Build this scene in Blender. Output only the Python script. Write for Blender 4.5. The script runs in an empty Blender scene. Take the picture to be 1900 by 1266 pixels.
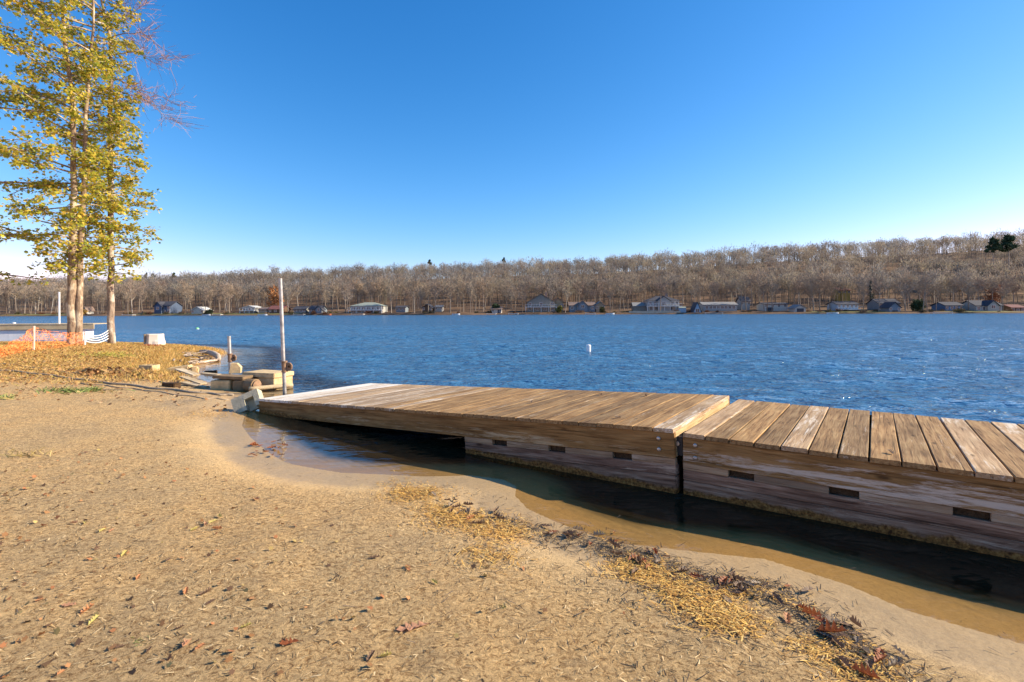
import bpy, bmesh, math, random
import numpy as np
from mathutils import Vector, Matrix, noise as mnoise

random.seed(7)
RNG = np.random.default_rng(11)
R = math.radians
SC = bpy.context.scene
COL = SC.collection

# ------------------------------------------------------------------ camera, sky, sun, exposure
F = 958.0                 # focal length in pixels of the 1900 px wide photograph
CX, HY = 950.0, 578.0     # column of the optical axis, row of the horizon
CAMZ = 1.5
ROLL = 0.0035
cam_data = bpy.data.cameras.new('camera')
cam = bpy.data.objects.new('camera', cam_data)
COL.objects.link(cam)
cam.location = (0, 0, CAMZ)
cam.rotation_euler = (math.pi / 2, ROLL, 0)
cam_data.sensor_width = 36.0
cam_data.lens = 36.0 * F / 1900.0
cam_data.shift_y = -(633.0 - HY) / 1900.0
cam_data.clip_start = 0.05
cam_data.clip_end = 5000
SC.camera = cam

SUN_AZ, SUN_EL = 85.0, 27.5      # azimuth clockwise from the viewing direction (+Y), elevation
world = bpy.data.worlds.new('World')
SC.world = world
world.use_nodes = True
wn = world.node_tree
bg = wn.nodes['Background']
sky = wn.nodes.new('ShaderNodeTexSky')
sky.sky_type = 'NISHITA'
sky.sun_disc = False
sky.sun_elevation = R(SUN_EL)
sky.sun_rotation = R(SUN_AZ)
sky.altitude = 300
sky.air_density = 1.0
sky.dust_density = 0.2
sky.ozone_density = 2.2
# the clear, deep blue of the photographed sky: contrast of the sky colour raised channel by channel
sepc = wn.nodes.new('ShaderNodeSeparateColor')
comb = wn.nodes.new('ShaderNodeCombineColor')
wn.links.new(sky.outputs[0], sepc.inputs[0])
for ch, (pw_, ml_) in enumerate(((1.95, .235), (1.12, .72), (.88, 1.36))):
    p_ = wn.nodes.new('ShaderNodeMath'); p_.operation = 'POWER'
    m_ = wn.nodes.new('ShaderNodeMath'); m_.operation = 'MULTIPLY'
    wn.links.new(sepc.outputs[ch], p_.inputs[0]); p_.inputs[1].default_value = pw_
    wn.links.new(p_.outputs[0], m_.inputs[0]); m_.inputs[1].default_value = ml_
    wn.links.new(m_.outputs[0], comb.inputs[ch])
wn.links.new(comb.outputs[0], bg.inputs['Color'])
bg.inputs['Strength'].default_value = 0.1

sun_data = bpy.data.lights.new('sun', 'SUN')
sun_data.energy = 4.9
sun_data.angle = R(0.53)
sun_data.color = (1.0, 0.87, 0.68)
sun = bpy.data.objects.new('sun', sun_data)
COL.objects.link(sun)
sdir = Vector((math.sin(R(SUN_AZ)) * math.cos(R(SUN_EL)), math.cos(R(SUN_AZ)) * math.cos(R(SUN_EL)), math.sin(R(SUN_EL))))
sun.rotation_euler = sdir.to_track_quat('Z', 'Y').to_euler()
sun.location = (30, 10, 30)

vs = SC.view_settings
vs.view_transform = 'Standard'
vs.look = 'None'
vs.exposure = 0.95
vs.gamma = 1.0
vs.use_curve_mapping = False
SC.render.engine = 'CYCLES'
SC.cycles.max_bounces = 8
SC.cycles.transparent_max_bounces = 16
SC.cycles.caustics_reflective = False
SC.cycles.caustics_refractive = False
SC.cycles.sample_clamp_indirect = 6

# ------------------------------------------------------------------ measuring helpers
def ray(px, py):
    u = (px - CX) / F; v = (HY - py) / F
    ca, sa = math.cos(ROLL), math.sin(ROLL)
    return Vector((u * ca + v * sa, 1.0, -u * sa + v * ca))
def P(px, py, z=0.0):
    d = ray(px, py)
    return Vector((0, 0, CAMZ)) + d * ((z - CAMZ) / d.z)
def PD(px, py, Y):
    return Vector((0, 0, CAMZ)) + ray(px, py) * Y

def sstep(a, b, x):
    t = np.clip((np.asarray(x, float) - a) / (b - a), 0, 1)
    return t * t * (3 - 2 * t)

class VNoise:
    """tiled value noise on numpy arrays"""
    def __init__(self, seed):
        self.t = np.random.default_rng(seed).random((256, 256))
    def __call__(self, x, y):
        x = np.asarray(x, float); y = np.asarray(y, float)
        xi = np.floor(x).astype(int); yi = np.floor(y).astype(int)
        fx = x - xi; fy = y - yi
        fx = fx * fx * (3 - 2 * fx); fy = fy * fy * (3 - 2 * fy)
        t = self.t
        a = t[xi % 256, yi % 256]; b = t[(xi + 1) % 256, yi % 256]
        c = t[xi % 256, (yi + 1) % 256]; d = t[(xi + 1) % 256, (yi + 1) % 256]
        return (a * (1 - fx) + b * fx) * (1 - fy) + (c * (1 - fx) + d * fx) * fy
VN = VNoise(3)
def fbm(x, y, o=4):
    s = 0; a = .5
    for i in range(o):
        s = s + a * (VN(x * 2 ** i + 17 * i, y * 2 ** i + 9 * i) - .5); a *= .5
    return s

# ------------------------------------------------------------------ material helpers
class NT:
    def __init__(self, name):
        self.m = bpy.data.materials.new(name)
        self.m.use_nodes = True
        self.n = self.m.node_tree
        self.n.nodes.clear()
        self.out = self.n.nodes.new('ShaderNodeOutputMaterial')
    def add(self, t, **kw):
        nd = self.n.nodes.new(t)
        for k, v in kw.items():
            setattr(nd, k, v)
        return nd
    def link(self, a, b):
        self.n.links.new(a, b)
    def coord(self, kind='Object', scale=(1, 1, 1), rand=False):
        tc = self.add('ShaderNodeTexCoord')
        mp = self.add('ShaderNodeMapping')
        mp.inputs['Scale'].default_value = scale
        if rand:
            oi = self.add('ShaderNodeObjectInfo')
            mul = self.add('ShaderNodeVectorMath', operation='MULTIPLY')
            cmb = self.add('ShaderNodeCombineXYZ')
            for i in range(3):
                self.link(oi.outputs['Random'], cmb.inputs[i])
            self.link(cmb.outputs[0], mul.inputs[0])
            mul.inputs[1].default_value = (37.0, 53.0, 71.0)
            ad = self.add('ShaderNodeVectorMath', operation='ADD')
            self.link(tc.outputs[kind], ad.inputs[0]); self.link(mul.outputs[0], ad.inputs[1])
            self.link(ad.outputs[0], mp.inputs['Vector'])
        else:
            self.link(tc.outputs[kind], mp.inputs['Vector'])
        return mp.outputs[0]
    def pos(self, scale=(1, 1, 1)):
        g = self.add('ShaderNodeNewGeometry')
        mp = self.add('ShaderNodeMapping')
        mp.inputs['Scale'].default_value = scale
        self.link(g.outputs['Position'], mp.inputs['Vector'])
        return mp.outputs[0]
    def noise(self, vec, scale, detail=4, rough=.55, dist=0.0):
        nd = self.add('ShaderNodeTexNoise')
        nd.inputs['Scale'].default_value = scale
        nd.inputs['Detail'].default_value = detail
        nd.inputs['Roughness'].default_value = rough
        nd.inputs['Distortion'].default_value = dist
        self.link(vec, nd.inputs['Vector'])
        return nd.outputs['Fac']
    def ramp(self, fac, stops):
        nd = self.add('ShaderNodeValToRGB')
        cr = nd.color_ramp
        while len(cr.elements) > 1:
            cr.elements.remove(cr.elements[-1])
        for i, (p, c) in enumerate(stops):
            e = cr.elements[0] if i == 0 else cr.elements.new(p)
            e.position = p
            e.color = (c, c, c, 1) if isinstance(c, (int, float)) else (*c, 1)
        self.link(fac, nd.inputs['Fac'])
        return nd.outputs['Color']
    def mix(self, fac, a, b, blend='MIX'):
        nd = self.add('ShaderNodeMix', data_type='RGBA', blend_type=blend)
        for s, v in ((nd.inputs['Factor'], fac), (nd.inputs['A'], a), (nd.inputs['B'], b)):
            pass
        fs = [i for i in nd.inputs if i.name == 'Factor' and i.type == 'VALUE'][0]
        aa = [i for i in nd.inputs if i.name == 'A' and i.type == 'RGBA'][0]
        bb = [i for i in nd.inputs if i.name == 'B' and i.type == 'RGBA'][0]
        for s, v in ((fs, fac), (aa, a), (bb, b)):
            if isinstance(v, (int, float)):
                s.default_value = v if s.type == 'VALUE' else (v, v, v, 1)
            elif isinstance(v, tuple):
                s.default_value = (*v, 1)
            else:
                self.link(v, s)
        return [o for o in nd.outputs if o.type == 'RGBA'][0]
    def math(self, op, a, b=None, clamp=False):
        nd = self.add('ShaderNodeMath', operation=op, use_clamp=clamp)
        for s, v in ((nd.inputs[0], a), (nd.inputs[1], b)):
            if v is None: continue
            if isinstance(v, (int, float)): s.default_value = v
            else: self.link(v, s)
        return nd.outputs[0]
    def mrange(self, v, a, b, c=0.0, d=1.0):
        nd = self.add('ShaderNodeMapRange', interpolation_type='SMOOTHSTEP')
        for k, q in zip(('From Min', 'From Max', 'To Min', 'To Max'), (a, b, c, d)):
            nd.inputs[k].default_value = q
        self.link(v, nd.inputs['Value'])
        return nd.outputs[0]
    def bump(self, h, strength=.5, dist=.02, nrm=None):
        nd = self.add('ShaderNodeBump')
        nd.inputs['Strength'].default_value = strength
        nd.inputs['Distance'].default_value = dist
        self.link(h, nd.inputs['Height'])
        if nrm is not None: self.link(nrm, nd.inputs['Normal'])
        return nd.outputs[0]
    def attr(self, name, kind='GEOMETRY'):
        nd = self.add('ShaderNodeAttribute')
        nd.attribute_name = name
        nd.attribute_type = kind
        return nd
    def principled(self, color, rough=.7, normal=None, metal=0.0, spec=.4):
        b = self.add('ShaderNodeBsdfPrincipled')
        if isinstance(color, tuple): b.inputs['Base Color'].default_value = (*color, 1)
        else: self.link(color, b.inputs['Base Color'])
        if isinstance(rough, (int, float)): b.inputs['Roughness'].default_value = rough
        else: self.link(rough, b.inputs['Roughness'])
        b.inputs['Metallic'].default_value = metal
        b.inputs['Specular IOR Level'].default_value = spec
        if normal is not None: self.link(normal, b.inputs['Normal'])
        return b.outputs[0]
    def done(self, shader):
        self.link(shader, self.out.inputs['Surface'])
        return self.m

def simple(name, c, rough=.7, var=.25, scale=3.0, metal=0.0, bump=.2, bd=.01, spec=.4, rand=True):
    t = NT(name)
    v = t.coord('Object', rand=rand)
    n = t.noise(v, scale, 5, .6)
    lo = tuple(x * (1 - var) for x in c); hi = tuple(min(1, x * (1 + var)) for x in c)
    col = t.ramp(n, [(.3, lo), (.7, hi)])
    nb = t.bump(t.noise(v, scale * 6, 4), bump, bd)
    return t.done(t.principled(col, rough, nb, metal, spec))

M = {}
# --- sand / ground
def make_ground_mat():
    t = NT('beach_sand')
    p = t.pos()
    big = t.noise(p, .7, 4, .6)
    mid = t.noise(p, 7, 5, .65)
    gr = t.noise(p, 38, 8, .82, .8)
    fine = t.noise(p, 150, 4, .7)
    dry = t.ramp(big, [(.32, (.52, .36, .18)), (.45, (.63, .43, .205)), (.58, (.70, .455, .20)), (.72, (.58, .40, .195))])
    sp = t.ramp(gr, [(.36, (.15, .09, .04)), (.455, (.62, .55, .46)), (.53, (1.0, 1.0, 1.0)), (.66, (1.38, 1.33, 1.2))])
    # speckle is strongest on dry litter-strewn sand, fades towards the washed strip
    at = t.attr('washed')
    sandc = t.mix(t.math('SUBTRACT', 1.0, t.math('MULTIPLY', at.outputs['Fac'], .72)), dry, t.mix(1.0, dry, sp, 'MULTIPLY'))
    sandc = t.mix(t.math('MULTIPLY', t.ramp(mid, [(.47, 0.0), (.70, .45)]), t.math('SUBTRACT', 1.0, at.outputs['Fac'])), sandc, (.36, .25, .13))  # brown litter patches that also paint dappled shade into the sand colour
    sandc = t.mix(t.ramp(fine, [(.35, .25), (.5, 0.0)]), sandc, (.20, .15, .10))
    # grassy litter
    ag = t.attr('grassy')
    lit = t.ramp(t.noise(p, 11, 5, .7), [(.3, (.16, .085, .035)), (.45, (.42, .25, .095)), (.6, (.54, .34, .14)), (.75, (.40, .29, .09))])
    c = t.mix(ag.outputs['Fac'], sandc, lit)
    # wet and drowned sand: darker, browner, smoother
    sepz = t.add('ShaderNodeSeparateXYZ'); t.link(p, sepz.inputs[0])
    wob = t.math('ADD', sepz.outputs['Z'], t.math('MULTIPLY', t.math('SUBTRACT', t.noise(p, 2.2, 3), .5), .035))
    wet = t.mrange(wob, .03, .008)
    under = t.mrange(sepz.outputs['Z'], .004, -.075)
    bed = t.ramp(t.noise(p, 3.0, 5, .6), [(.3, (.225, .185, .10)), (.7, (.345, .285, .165))])
    bz = t.math('MULTIPLY', t.math('ADD', sepz.outputs['Z'], t.math('MULTIPLY', t.noise(p, 1.6, 3), .05)), 190.0)
    bands = t.math('SINE', bz)
    bed = t.mix(t.mrange(bands, -.2, 1.0, 0.0, .42), bed, (.16, .115, .05))
    dm = t.attr('damp')
    wet = t.math('MAXIMUM', wet, t.math('MULTIPLY', dm.outputs['Fac'], .62))
    wetc = t.mix(.45, c, (.17, .125, .075))
    c = t.mix(wet, c, wetc)
    c = t.mix(under, c, bed)
    rough = t.math('SUBTRACT', .92, t.math('MULTIPLY', wet, .45))
    # ripples under water
    wv = t.add('ShaderNodeTexWave', wave_type='BANDS', bands_direction='DIAGONAL')
    wv.inputs['Scale'].default_value = 4.5
    wv.inputs['Distortion'].default_value = 5.0
    wv.inputs['Detail'].default_value = 2.0
    t.link(p, wv.inputs['Vector'])
    h = t.math('ADD', t.math('MULTIPLY', gr, t.math('SUBTRACT', 1.0, t.math('MULTIPLY', wet, .9))), t.math('MULTIPLY', mid, .8))
    dr = t.math('SUBTRACT', 1.0, t.math('MULTIPLY', at.outputs['Fac'], .75))
    n1 = t.bump(t.math('MULTIPLY', h, dr), .9, .042)
    n2 = t.bump(t.math('MULTIPLY', wv.outputs['Fac'], under), .35, .02, n1)
    return t.done(t.principled(c, rough, n2, 0, .3))
M['ground'] = make_ground_mat()

def make_water_mat():
    t = NT('lake_water')
    p = t.pos((1, 1, 1))
    a = t.attr('deep')
    pw = t.pos((.42, 1.5, 1))
    w1 = t.noise(pw, .9, 2, .5, .3)
    w2 = t.noise(t.pos((.75, 1.35, 1)), 2.5, 3, .55, .5)
    w3 = t.noise(p, 8.0, 2, .5)
    patch = t.ramp(t.noise(t.pos((.05, .22, 1)), 1.0, 4, .6), [(.32, .75), (.68, 1.2)])
    h = t.math('ADD', t.math('MULTIPLY', w1, .45), t.math('ADD', t.math('MULTIPLY', w2, .62), t.math('MULTIPLY', w3, .09)))
    h = t.math('MULTIPLY', t.math('MULTIPLY', h, patch), t.mrange(a.outputs['Fac'], .002, .35, .055, 1.0))
    nb = t.bump(h, 1.0, .37)
    gl = t.add('ShaderNodeBsdfGlossy')
    t.link(t.mrange(a.outputs['Fac'], .05, 1.0, .07, .13), gl.inputs['Roughness'])
    t.link(nb, gl.inputs['Normal'])
    tr = t.add('ShaderNodeBsdfTransparent')
    tr.inputs['Color'].default_value = (.88, .80, .63, 1)
    df = t.add('ShaderNodeBsdfDiffuse')
    bodyc = t.mix(t.mrange(a.outputs['Fac'], .10, .55), (.022, .016, .008), (.045, .145, .265))
    t.link(bodyc, df.inputs['Color'])
    t.link(nb, df.inputs['Normal'])
    body = t.add('ShaderNodeMixShader')
    t.link(t.mrange(a.outputs['Fac'], .0005, .026), body.inputs[0]); t.link(tr.outputs[0], body.inputs[1]); t.link(df.outputs[0], body.inputs[2])
    # Schlick reflectance, the same from above and below so that sunlight reaches the bed
    ge = t.add('ShaderNodeNewGeometry')
    dt = t.add('ShaderNodeVectorMath', operation='DOT_PRODUCT')
    t.link(nb, dt.inputs[0]); t.link(ge.outputs['Incoming'], dt.inputs[1])
    om = t.math('SUBTRACT', 1.0, t.math('ABSOLUTE', dt.outputs['Value']), clamp=True)
    refl = t.math('ADD', .02, t.math('MULTIPLY', t.math('POWER', om, 5.0), .98))
    fin = t.add('ShaderNodeMixShader')
    t.link(refl, fin.inputs[0]); t.link(body.outputs[0], fin.inputs[1]); t.link(gl.outputs[0], fin.inputs[2])
    return t.done(fin.outputs[0])
M['water'] = make_water_mat()

# --- wood
def wood(name, lo, mid, hi, paint=0.0, paintc=(.62, .57, .52), axis=0, algae=None, rough=.78, grain=1.0, low=0.0):
    t = NT(name)
    s = [26, 26, 26]; s[axis] = 1.5
    v = t.coord('Object', tuple(s), rand=True)
    v2 = t.coord('Object', rand=True)
    g = t.noise(v, 1.6, 7, .66, .5)
    g2 = t.noise(v2, 2.2, 3, .5)
    c = t.ramp(g, [(.32, lo), (.47, mid), (.68, hi)])
    oi = t.add('ShaderNodeObjectInfo')
    tone = t.ramp(oi.outputs['Random'], [(0, (.74, .74, .76)), (.35, (.95, .93, .9)), (.7, (1.05, 1.0, .93)), (1, (1.2, 1.14, 1.05))])
    c = t.mix(1.0, c, tone, 'MULTIPLY')
    c = t.mix(t.ramp(g2, [(.35, .35), (.6, 0.0)]), c, tuple(x * .6 for x in lo))
    sc_ = [70, 70, 70]; sc_[axis] = 1.1
    cr_ = t.noise(t.coord('Object', tuple(sc_), rand=True), 1.0, 3, .6, .3)
    crk = t.ramp(cr_, [(.32, .7), (.38, 0.0)])
    c = t.mix(crk, c, tuple(x * .35 for x in lo))
    # knots
    vo = t.add('ShaderNodeTexVoronoi'); vo.inputs['Scale'].default_value = 1.0
    sk = [7, 7, 7]; sk[axis] = 2.2
    t.link(t.coord('Object', tuple(sk), rand=True), vo.inputs['Vector'])
    c = t.mix(t.ramp(vo.outputs['Distance'], [(.05, .8), (.13, 0.0)]), c, tuple(x * .45 for x in lo))
    if paint > 0:
        sp = [24, 24, 24]; sp[axis] = 2.2
        pn0 = t.noise(t.coord('Object', tuple(sp), rand=True), 1.3, 8, .78, .4)
        s3 = [5, 5, 5]; s3[axis] = .6
        pn = t.math('ADD', t.math('MULTIPLY', pn0, .62), t.math('MULTIPLY', t.noise(t.coord('Object', tuple(s3), rand=True), 1.0, 3), .38))
        if low:      # the paint survives best along the lower half of the board
            so = t.add('ShaderNodeSeparateXYZ'); tco = t.add('ShaderNodeTexCoord'); t.link(tco.outputs['Object'], so.inputs[0])
            pn = t.math('ADD', pn, t.mrange(so.outputs['Z'], -.09, -.19, -.03, low))
        m = t.ramp(pn, [(.62 - paint * .3, 0.0), (.70 - paint * .3, 1.0)])
        c = t.mix(m, c, paintc)
    if algae is not None:
        sz = t.add('ShaderNodeSeparateXYZ'); t.link(t.pos(), sz.inputs[0])
        z = t.math('ADD', sz.outputs['Z'], t.math('MULTIPLY', t.math('SUBTRACT', t.noise(t.pos(), 5.0, 5, .7), .5), .14))
        m = t.mrange(z, algae, algae - .035)
        al = t.ramp(t.noise(t.pos(), 40, 4, .7), [(.35, (.06, .022, .006)), (.55, (.27, .115, .028)), (.72, (.46, .25, .075))])
        c = t.mix(m, c, al)
    b = t.bump(t.math('SUBTRACT', g, t.math('MULTIPLY', crk, .5)), .7 * grain, .008)
    return t.done(t.principled(c, rough, b, 0, .15))
M['deck'] = wood('weathered_deck_wood', (.13, .07, .027), (.32, .19, .082), (.48, .32, .15), .12, (.60, .49, .36), 1)
M['deck_faded'] = wood('half_painted_deck_wood', (.24, .15, .075), (.43, .285, .16), (.58, .43, .26), .34, (.66, .56, .43), 1)
M['deck_white'] = wood('white_painted_deck_wood', (.33, .24, .15), (.52, .41, .28), (.66, .55, .42), .62, (.74, .67, .57), 1)
M['fascia'] = wood('dark_fascia_wood', (.12, .056, .018), (.27, .145, .05), (.40, .235, .09), .20, (.50, .36, .20), 0, .065, low=.03)
M['fascia_peel'] = wood('peeling_fascia_wood', (.12, .058, .02), (.27, .15, .055), (.40, .24, .095), .30, (.60, .48, .36), 0, .065, low=.07)
M['beam'] = wood('old_purple_grey_beam_wood', (.09, .042, .026), (.25, .14, .09), (.44, .29, .20), .28, (.52, .37, .25), 0, .068)
M['beam_strip'] = wood('pale_strip_wood', (.18, .10, .05), (.36, .235, .14), (.48, .34, .21), .35, (.52, .39, .27), 0)
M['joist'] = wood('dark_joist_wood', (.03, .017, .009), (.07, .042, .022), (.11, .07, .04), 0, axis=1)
M['end_wood'] = wood('yellow_end_board_wood', (.34, .23, .11), (.50, .36, .19), (.60, .46, .27), 0, axis=1)
M['plank_pale'] = wood('bleached_plank_wood', (.26, .19, .11), (.48, .38, .24), (.62, .52, .36), .3, (.68, .61, .48), 0)
M['log'] = wood('bleached_driftwood', (.22, .17, .13), (.45, .37, .30), (.66, .58, .50), 0, axis=0)
M['stick'] = simple('grey_stick_wood', (.33, .26, .19), .85, .5, 6)
M['concrete'] = simple('tan_concrete', (.58, .42, .215), .9, .36, 6, bump=.5, bd=.012)
M['concrete_dark'] = simple('stained_concrete', (.22, .145, .075), .9, .35, 6, bump=.5, bd=.012)
M['concrete_grey'] = simple('grey_concrete_block', (.47, .42, .29), .9, .25, 7, bump=.5, bd=.01)
M['steel'] = simple('galvanised_steel', (.36, .345, .325), .5, .4, 9, metal=.4, bump=.08)
M['rust'] = simple('rusty_cast_iron', (.27, .165, .095), .85, .4, 14, bump=.5, bd=.006)
M['bolt'] = simple('bolt_metal', (.45, .42, .38), .4, .2, 20, metal=.8)
M['white_paint'] = simple('white_plastic', (.80, .80, .78), .45, .05, 4, bump=.03)
M['rope'] = simple('white_rope', (.78, .76, .70), .8, .12, 30, bump=.4)
M['cable'] = simple('grey_weathered_cable', (.30, .235, .165), .85, .3, 20)
M['green_plastic'] = simple('green_plastic', (.18, .55, .22), .4, .1, 4)
M['orange_net'] = simple('orange_plastic_net', (.86, .27, .06), .55, .1, 4)
M['post_wood'] = simple('pale_post_wood', (.62, .47, .36), .8, .2, 9)
M['float_white'] = simple('white_dock_float', (.78, .75, .72), .6, .08, 2)
M['straw_wood'] = wood('yellow_dock_wood', (.44, .32, .17), (.60, .46, .27), (.72, .58, .38), 0, axis=0)

def bark(name, lo, hi, sc=1.0, patches=None):
    t = NT(name)
    v = t.coord('Object', (9 * sc, 9 * sc, 2.2 * sc), rand=True)
    n = t.noise(v, 1.5, 7, .7, .6)
    c = t.ramp(n, [(.35, lo), (.65, hi)])
    if patches:
        m = t.ramp(t.noise(t.coord('Object', (1, 1, .7), rand=True), 3.0, 4, .6), [(.5, 0.0), (.6, .85)])
        c = t.mix(m, c, patches)
    b = t.bump(n, .8, .03)
    return t.done(t.principled(c, .9, b, 0, .2))
M['bark'] = bark('maple_bark', (.15, .105, .07), (.42, .32, .23), 1, (.58, .50, .39))
M['bark_fork'] = bark('pale_forked_bark', (.15, .095, .06), (.42, .31, .20), 1, (.60, .51, .36))

def vcol(name, rough=.85, transl=0.0, attr='Col', var=0.0):
    t = NT(name)
    a = t.attr(attr)
    c = a.outputs['Color']
    sh = t.principled(c, rough, None, 0, .25)
    if transl > 0:
        tl = t.add('ShaderNodeBsdfTranslucent'); t.link(c, tl.inputs['Color'])
        mx = t.add('ShaderNodeMixShader'); mx.inputs[0].default_value = transl
        t.link(sh, mx.inputs[1]); t.link(tl.outputs[0], mx.inputs[2])
        sh = mx.outputs[0]
    return t.done(sh)
M['leaf'] = vcol('autumn_maple_leaves', .5, .5)
M['straw'] = vcol('dry_straw', .8, .15)
M['twigs'] = vcol('bare_twigs', .9)
def make_mass():
    # each blade stands for a loose spray of twigs, so light passes through it as well as bouncing off
    t = NT('woodland_mass')
    a = t.attr('Col')
    d = t.add('ShaderNodeBsdfDiffuse'); t.link(a.outputs['Color'], d.inputs['Color'])
    l = t.add('ShaderNodeBsdfTranslucent'); t.link(a.outputs['Color'], l.inputs['Color'])
    m = t.add('ShaderNodeMixShader'); m.inputs[0].default_value = .48
    t.link(d.outputs[0], m.inputs[1]); t.link(l.outputs[0], m.inputs[2])
    return t.done(m.outputs[0])
M['wood_mass'] = make_mass()
M['needles'] = vcol('pine_needles', .8, .1)
def treemat(name, ramp):
    t = NT(name)
    oi = t.add('ShaderNodeObjectInfo')
    c = t.ramp(oi.outputs['Random'], ramp)
    a = t.attr('Col')
    c = t.mix(1.0, c, a.outputs['Color'], 'MULTIPLY')
    return t.done(t.principled(c, .9, None, 0, .2))
M['far_trunk'] = treemat('far_grey_trunks', [(0, (.20, .16, .125)), (.4, (.32, .26, .20)), (.7, (.17, .13, .10)), (.92, (.28, .23, .18)), (1, (.46, .40, .33))])
M['far_crown'] = treemat('far_bare_crowns', [(0, (.26, .19, .13)), (.35, (.36, .27, .18)), (.6, (.27, .20, .155)), (.8, (.38, .30, .195)), (1, (.28, .235, .19))])

def make_hill_mat():
    t = NT('leaf_litter_hills')
    p = t.pos()
    c = t.ramp(t.noise(p, .08, 5, .65), [(.3, (.10, .065, .04)), (.5, (.16, .10, .06)), (.7, (.22, .135, .08))])
    lawn = t.attr('lawn')
    g = t.ramp(t.noise(p, .6, 4), [(.35, (.15, .15, .05)), (.65, (.26, .23, .09))])
    c = t.mix(lawn.outputs['Fac'], c, g)
    return t.done(t.principled(c, .95, t.bump(t.noise(p, 1.2, 4), .6, .3), 0, .1))
M['hills'] = make_hill_mat()
def oakmat(name, lo, hi):
    t = NT(name)
    v = t.coord('Object', rand=True)
    n = t.noise(v, 22, 4, .6)
    c = t.ramp(n, [(.3, lo), (.7, hi)])
    sh = t.principled(c, .6, t.bump(n, .4, .004), 0, .35)
    tl = t.add('ShaderNodeBsdfTranslucent'); t.link(c, tl.inputs['Color'])
    mx = t.add('ShaderNodeMixShader'); mx.inputs[0].default_value = .25
    t.link(sh, mx.inputs[1]); t.link(tl.outputs[0], mx.inputs[2])
    return t.done(mx.outputs[0])
M['oak_red'] = oakmat('russet_oak_leaf', (.20, .05, .015), (.42, .13, .04))
M['oak_brown'] = oakmat('brown_oak_leaf', (.09, .05, .03), (.24, .14, .08))
M['oak_grey'] = oakmat('grey_dry_leaf', (.17, .12, .08), (.40, .31, .22))
M['oak_salmon'] = oakmat('pale_salmon_oak_leaf', (.42, .20, .10), (.60, .32, .18))
M['leaf_yellow'] = oakmat('yellow_leaf', (.42, .33, .08), (.56, .46, .14))
M['leaf_orange'] = oakmat('orange_leaf', (.42, .16, .06), (.58, .27, .11))

# ------------------------------------------------------------------ mesh helpers
def mesh_np(name, verts, faces, mat=None, parent=None, smooth=False, col=None, link=True):
    """verts (n,3), faces list of tuples or (m,k) int array"""
    me = bpy.data.meshes.new(name)
    verts = np.asarray(verts, np.float32)
    if isinstance(faces, np.ndarray):
        k = faces.shape[1]; m = faces.shape[0]
        me.vertices.add(len(verts)); me.vertices.foreach_set('co', verts.ravel())
        me.loops.add(m * k); me.loops.foreach_set('vertex_index', faces.astype(np.int32).ravel())
        me.polygons.add(m); me.polygons.foreach_set('loop_start', np.arange(0, m * k, k, dtype=np.int32))
        me.update(calc_edges=True)
    else:
        me.from_pydata(verts.tolist(), [], faces)
        me.update()
    if smooth:
        me.polygons.foreach_set('use_smooth', np.ones(len(me.polygons), bool))
    if col is not None:
        a = me.attributes.new('Col', 'FLOAT_COLOR', 'POINT')
        c = np.ones((len(verts), 4), np.float32); c[:, :3] = col
        a.data.foreach_set('color', c.ravel())
    if mat is not None:
        me.materials.append(M[mat] if isinstance(mat, str) else mat)
    if not link:
        return me
    o = bpy.data.objects.new(name, me)
    COL.objects.link(o)
    if parent is not None: o.parent = parent
    return o

def obj(name, me, parent=None, loc=None, rot=None):
    o = bpy.data.objects.new(name, me)
    COL.objects.link(o)
    if parent is not None: o.parent = parent
    if loc is not None: o.location = loc
    if rot is not None: o.rotation_euler = rot
    return o

def empty(name, loc=(0, 0, 0), rz=0.0):
    e = bpy.data.objects.new(name, None)
    e.empty_display_size = .2
    COL.objects.link(e)
    e.location = loc; e.rotation_euler = (0, 0, rz)
    return e

def tag(o, label=None, cat=None, group=None, kind=None):
    if label: o['label'] = label
    if cat: o['category'] = cat
    if group: o['group'] = group
    if kind: o['kind'] = kind
    return o

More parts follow.
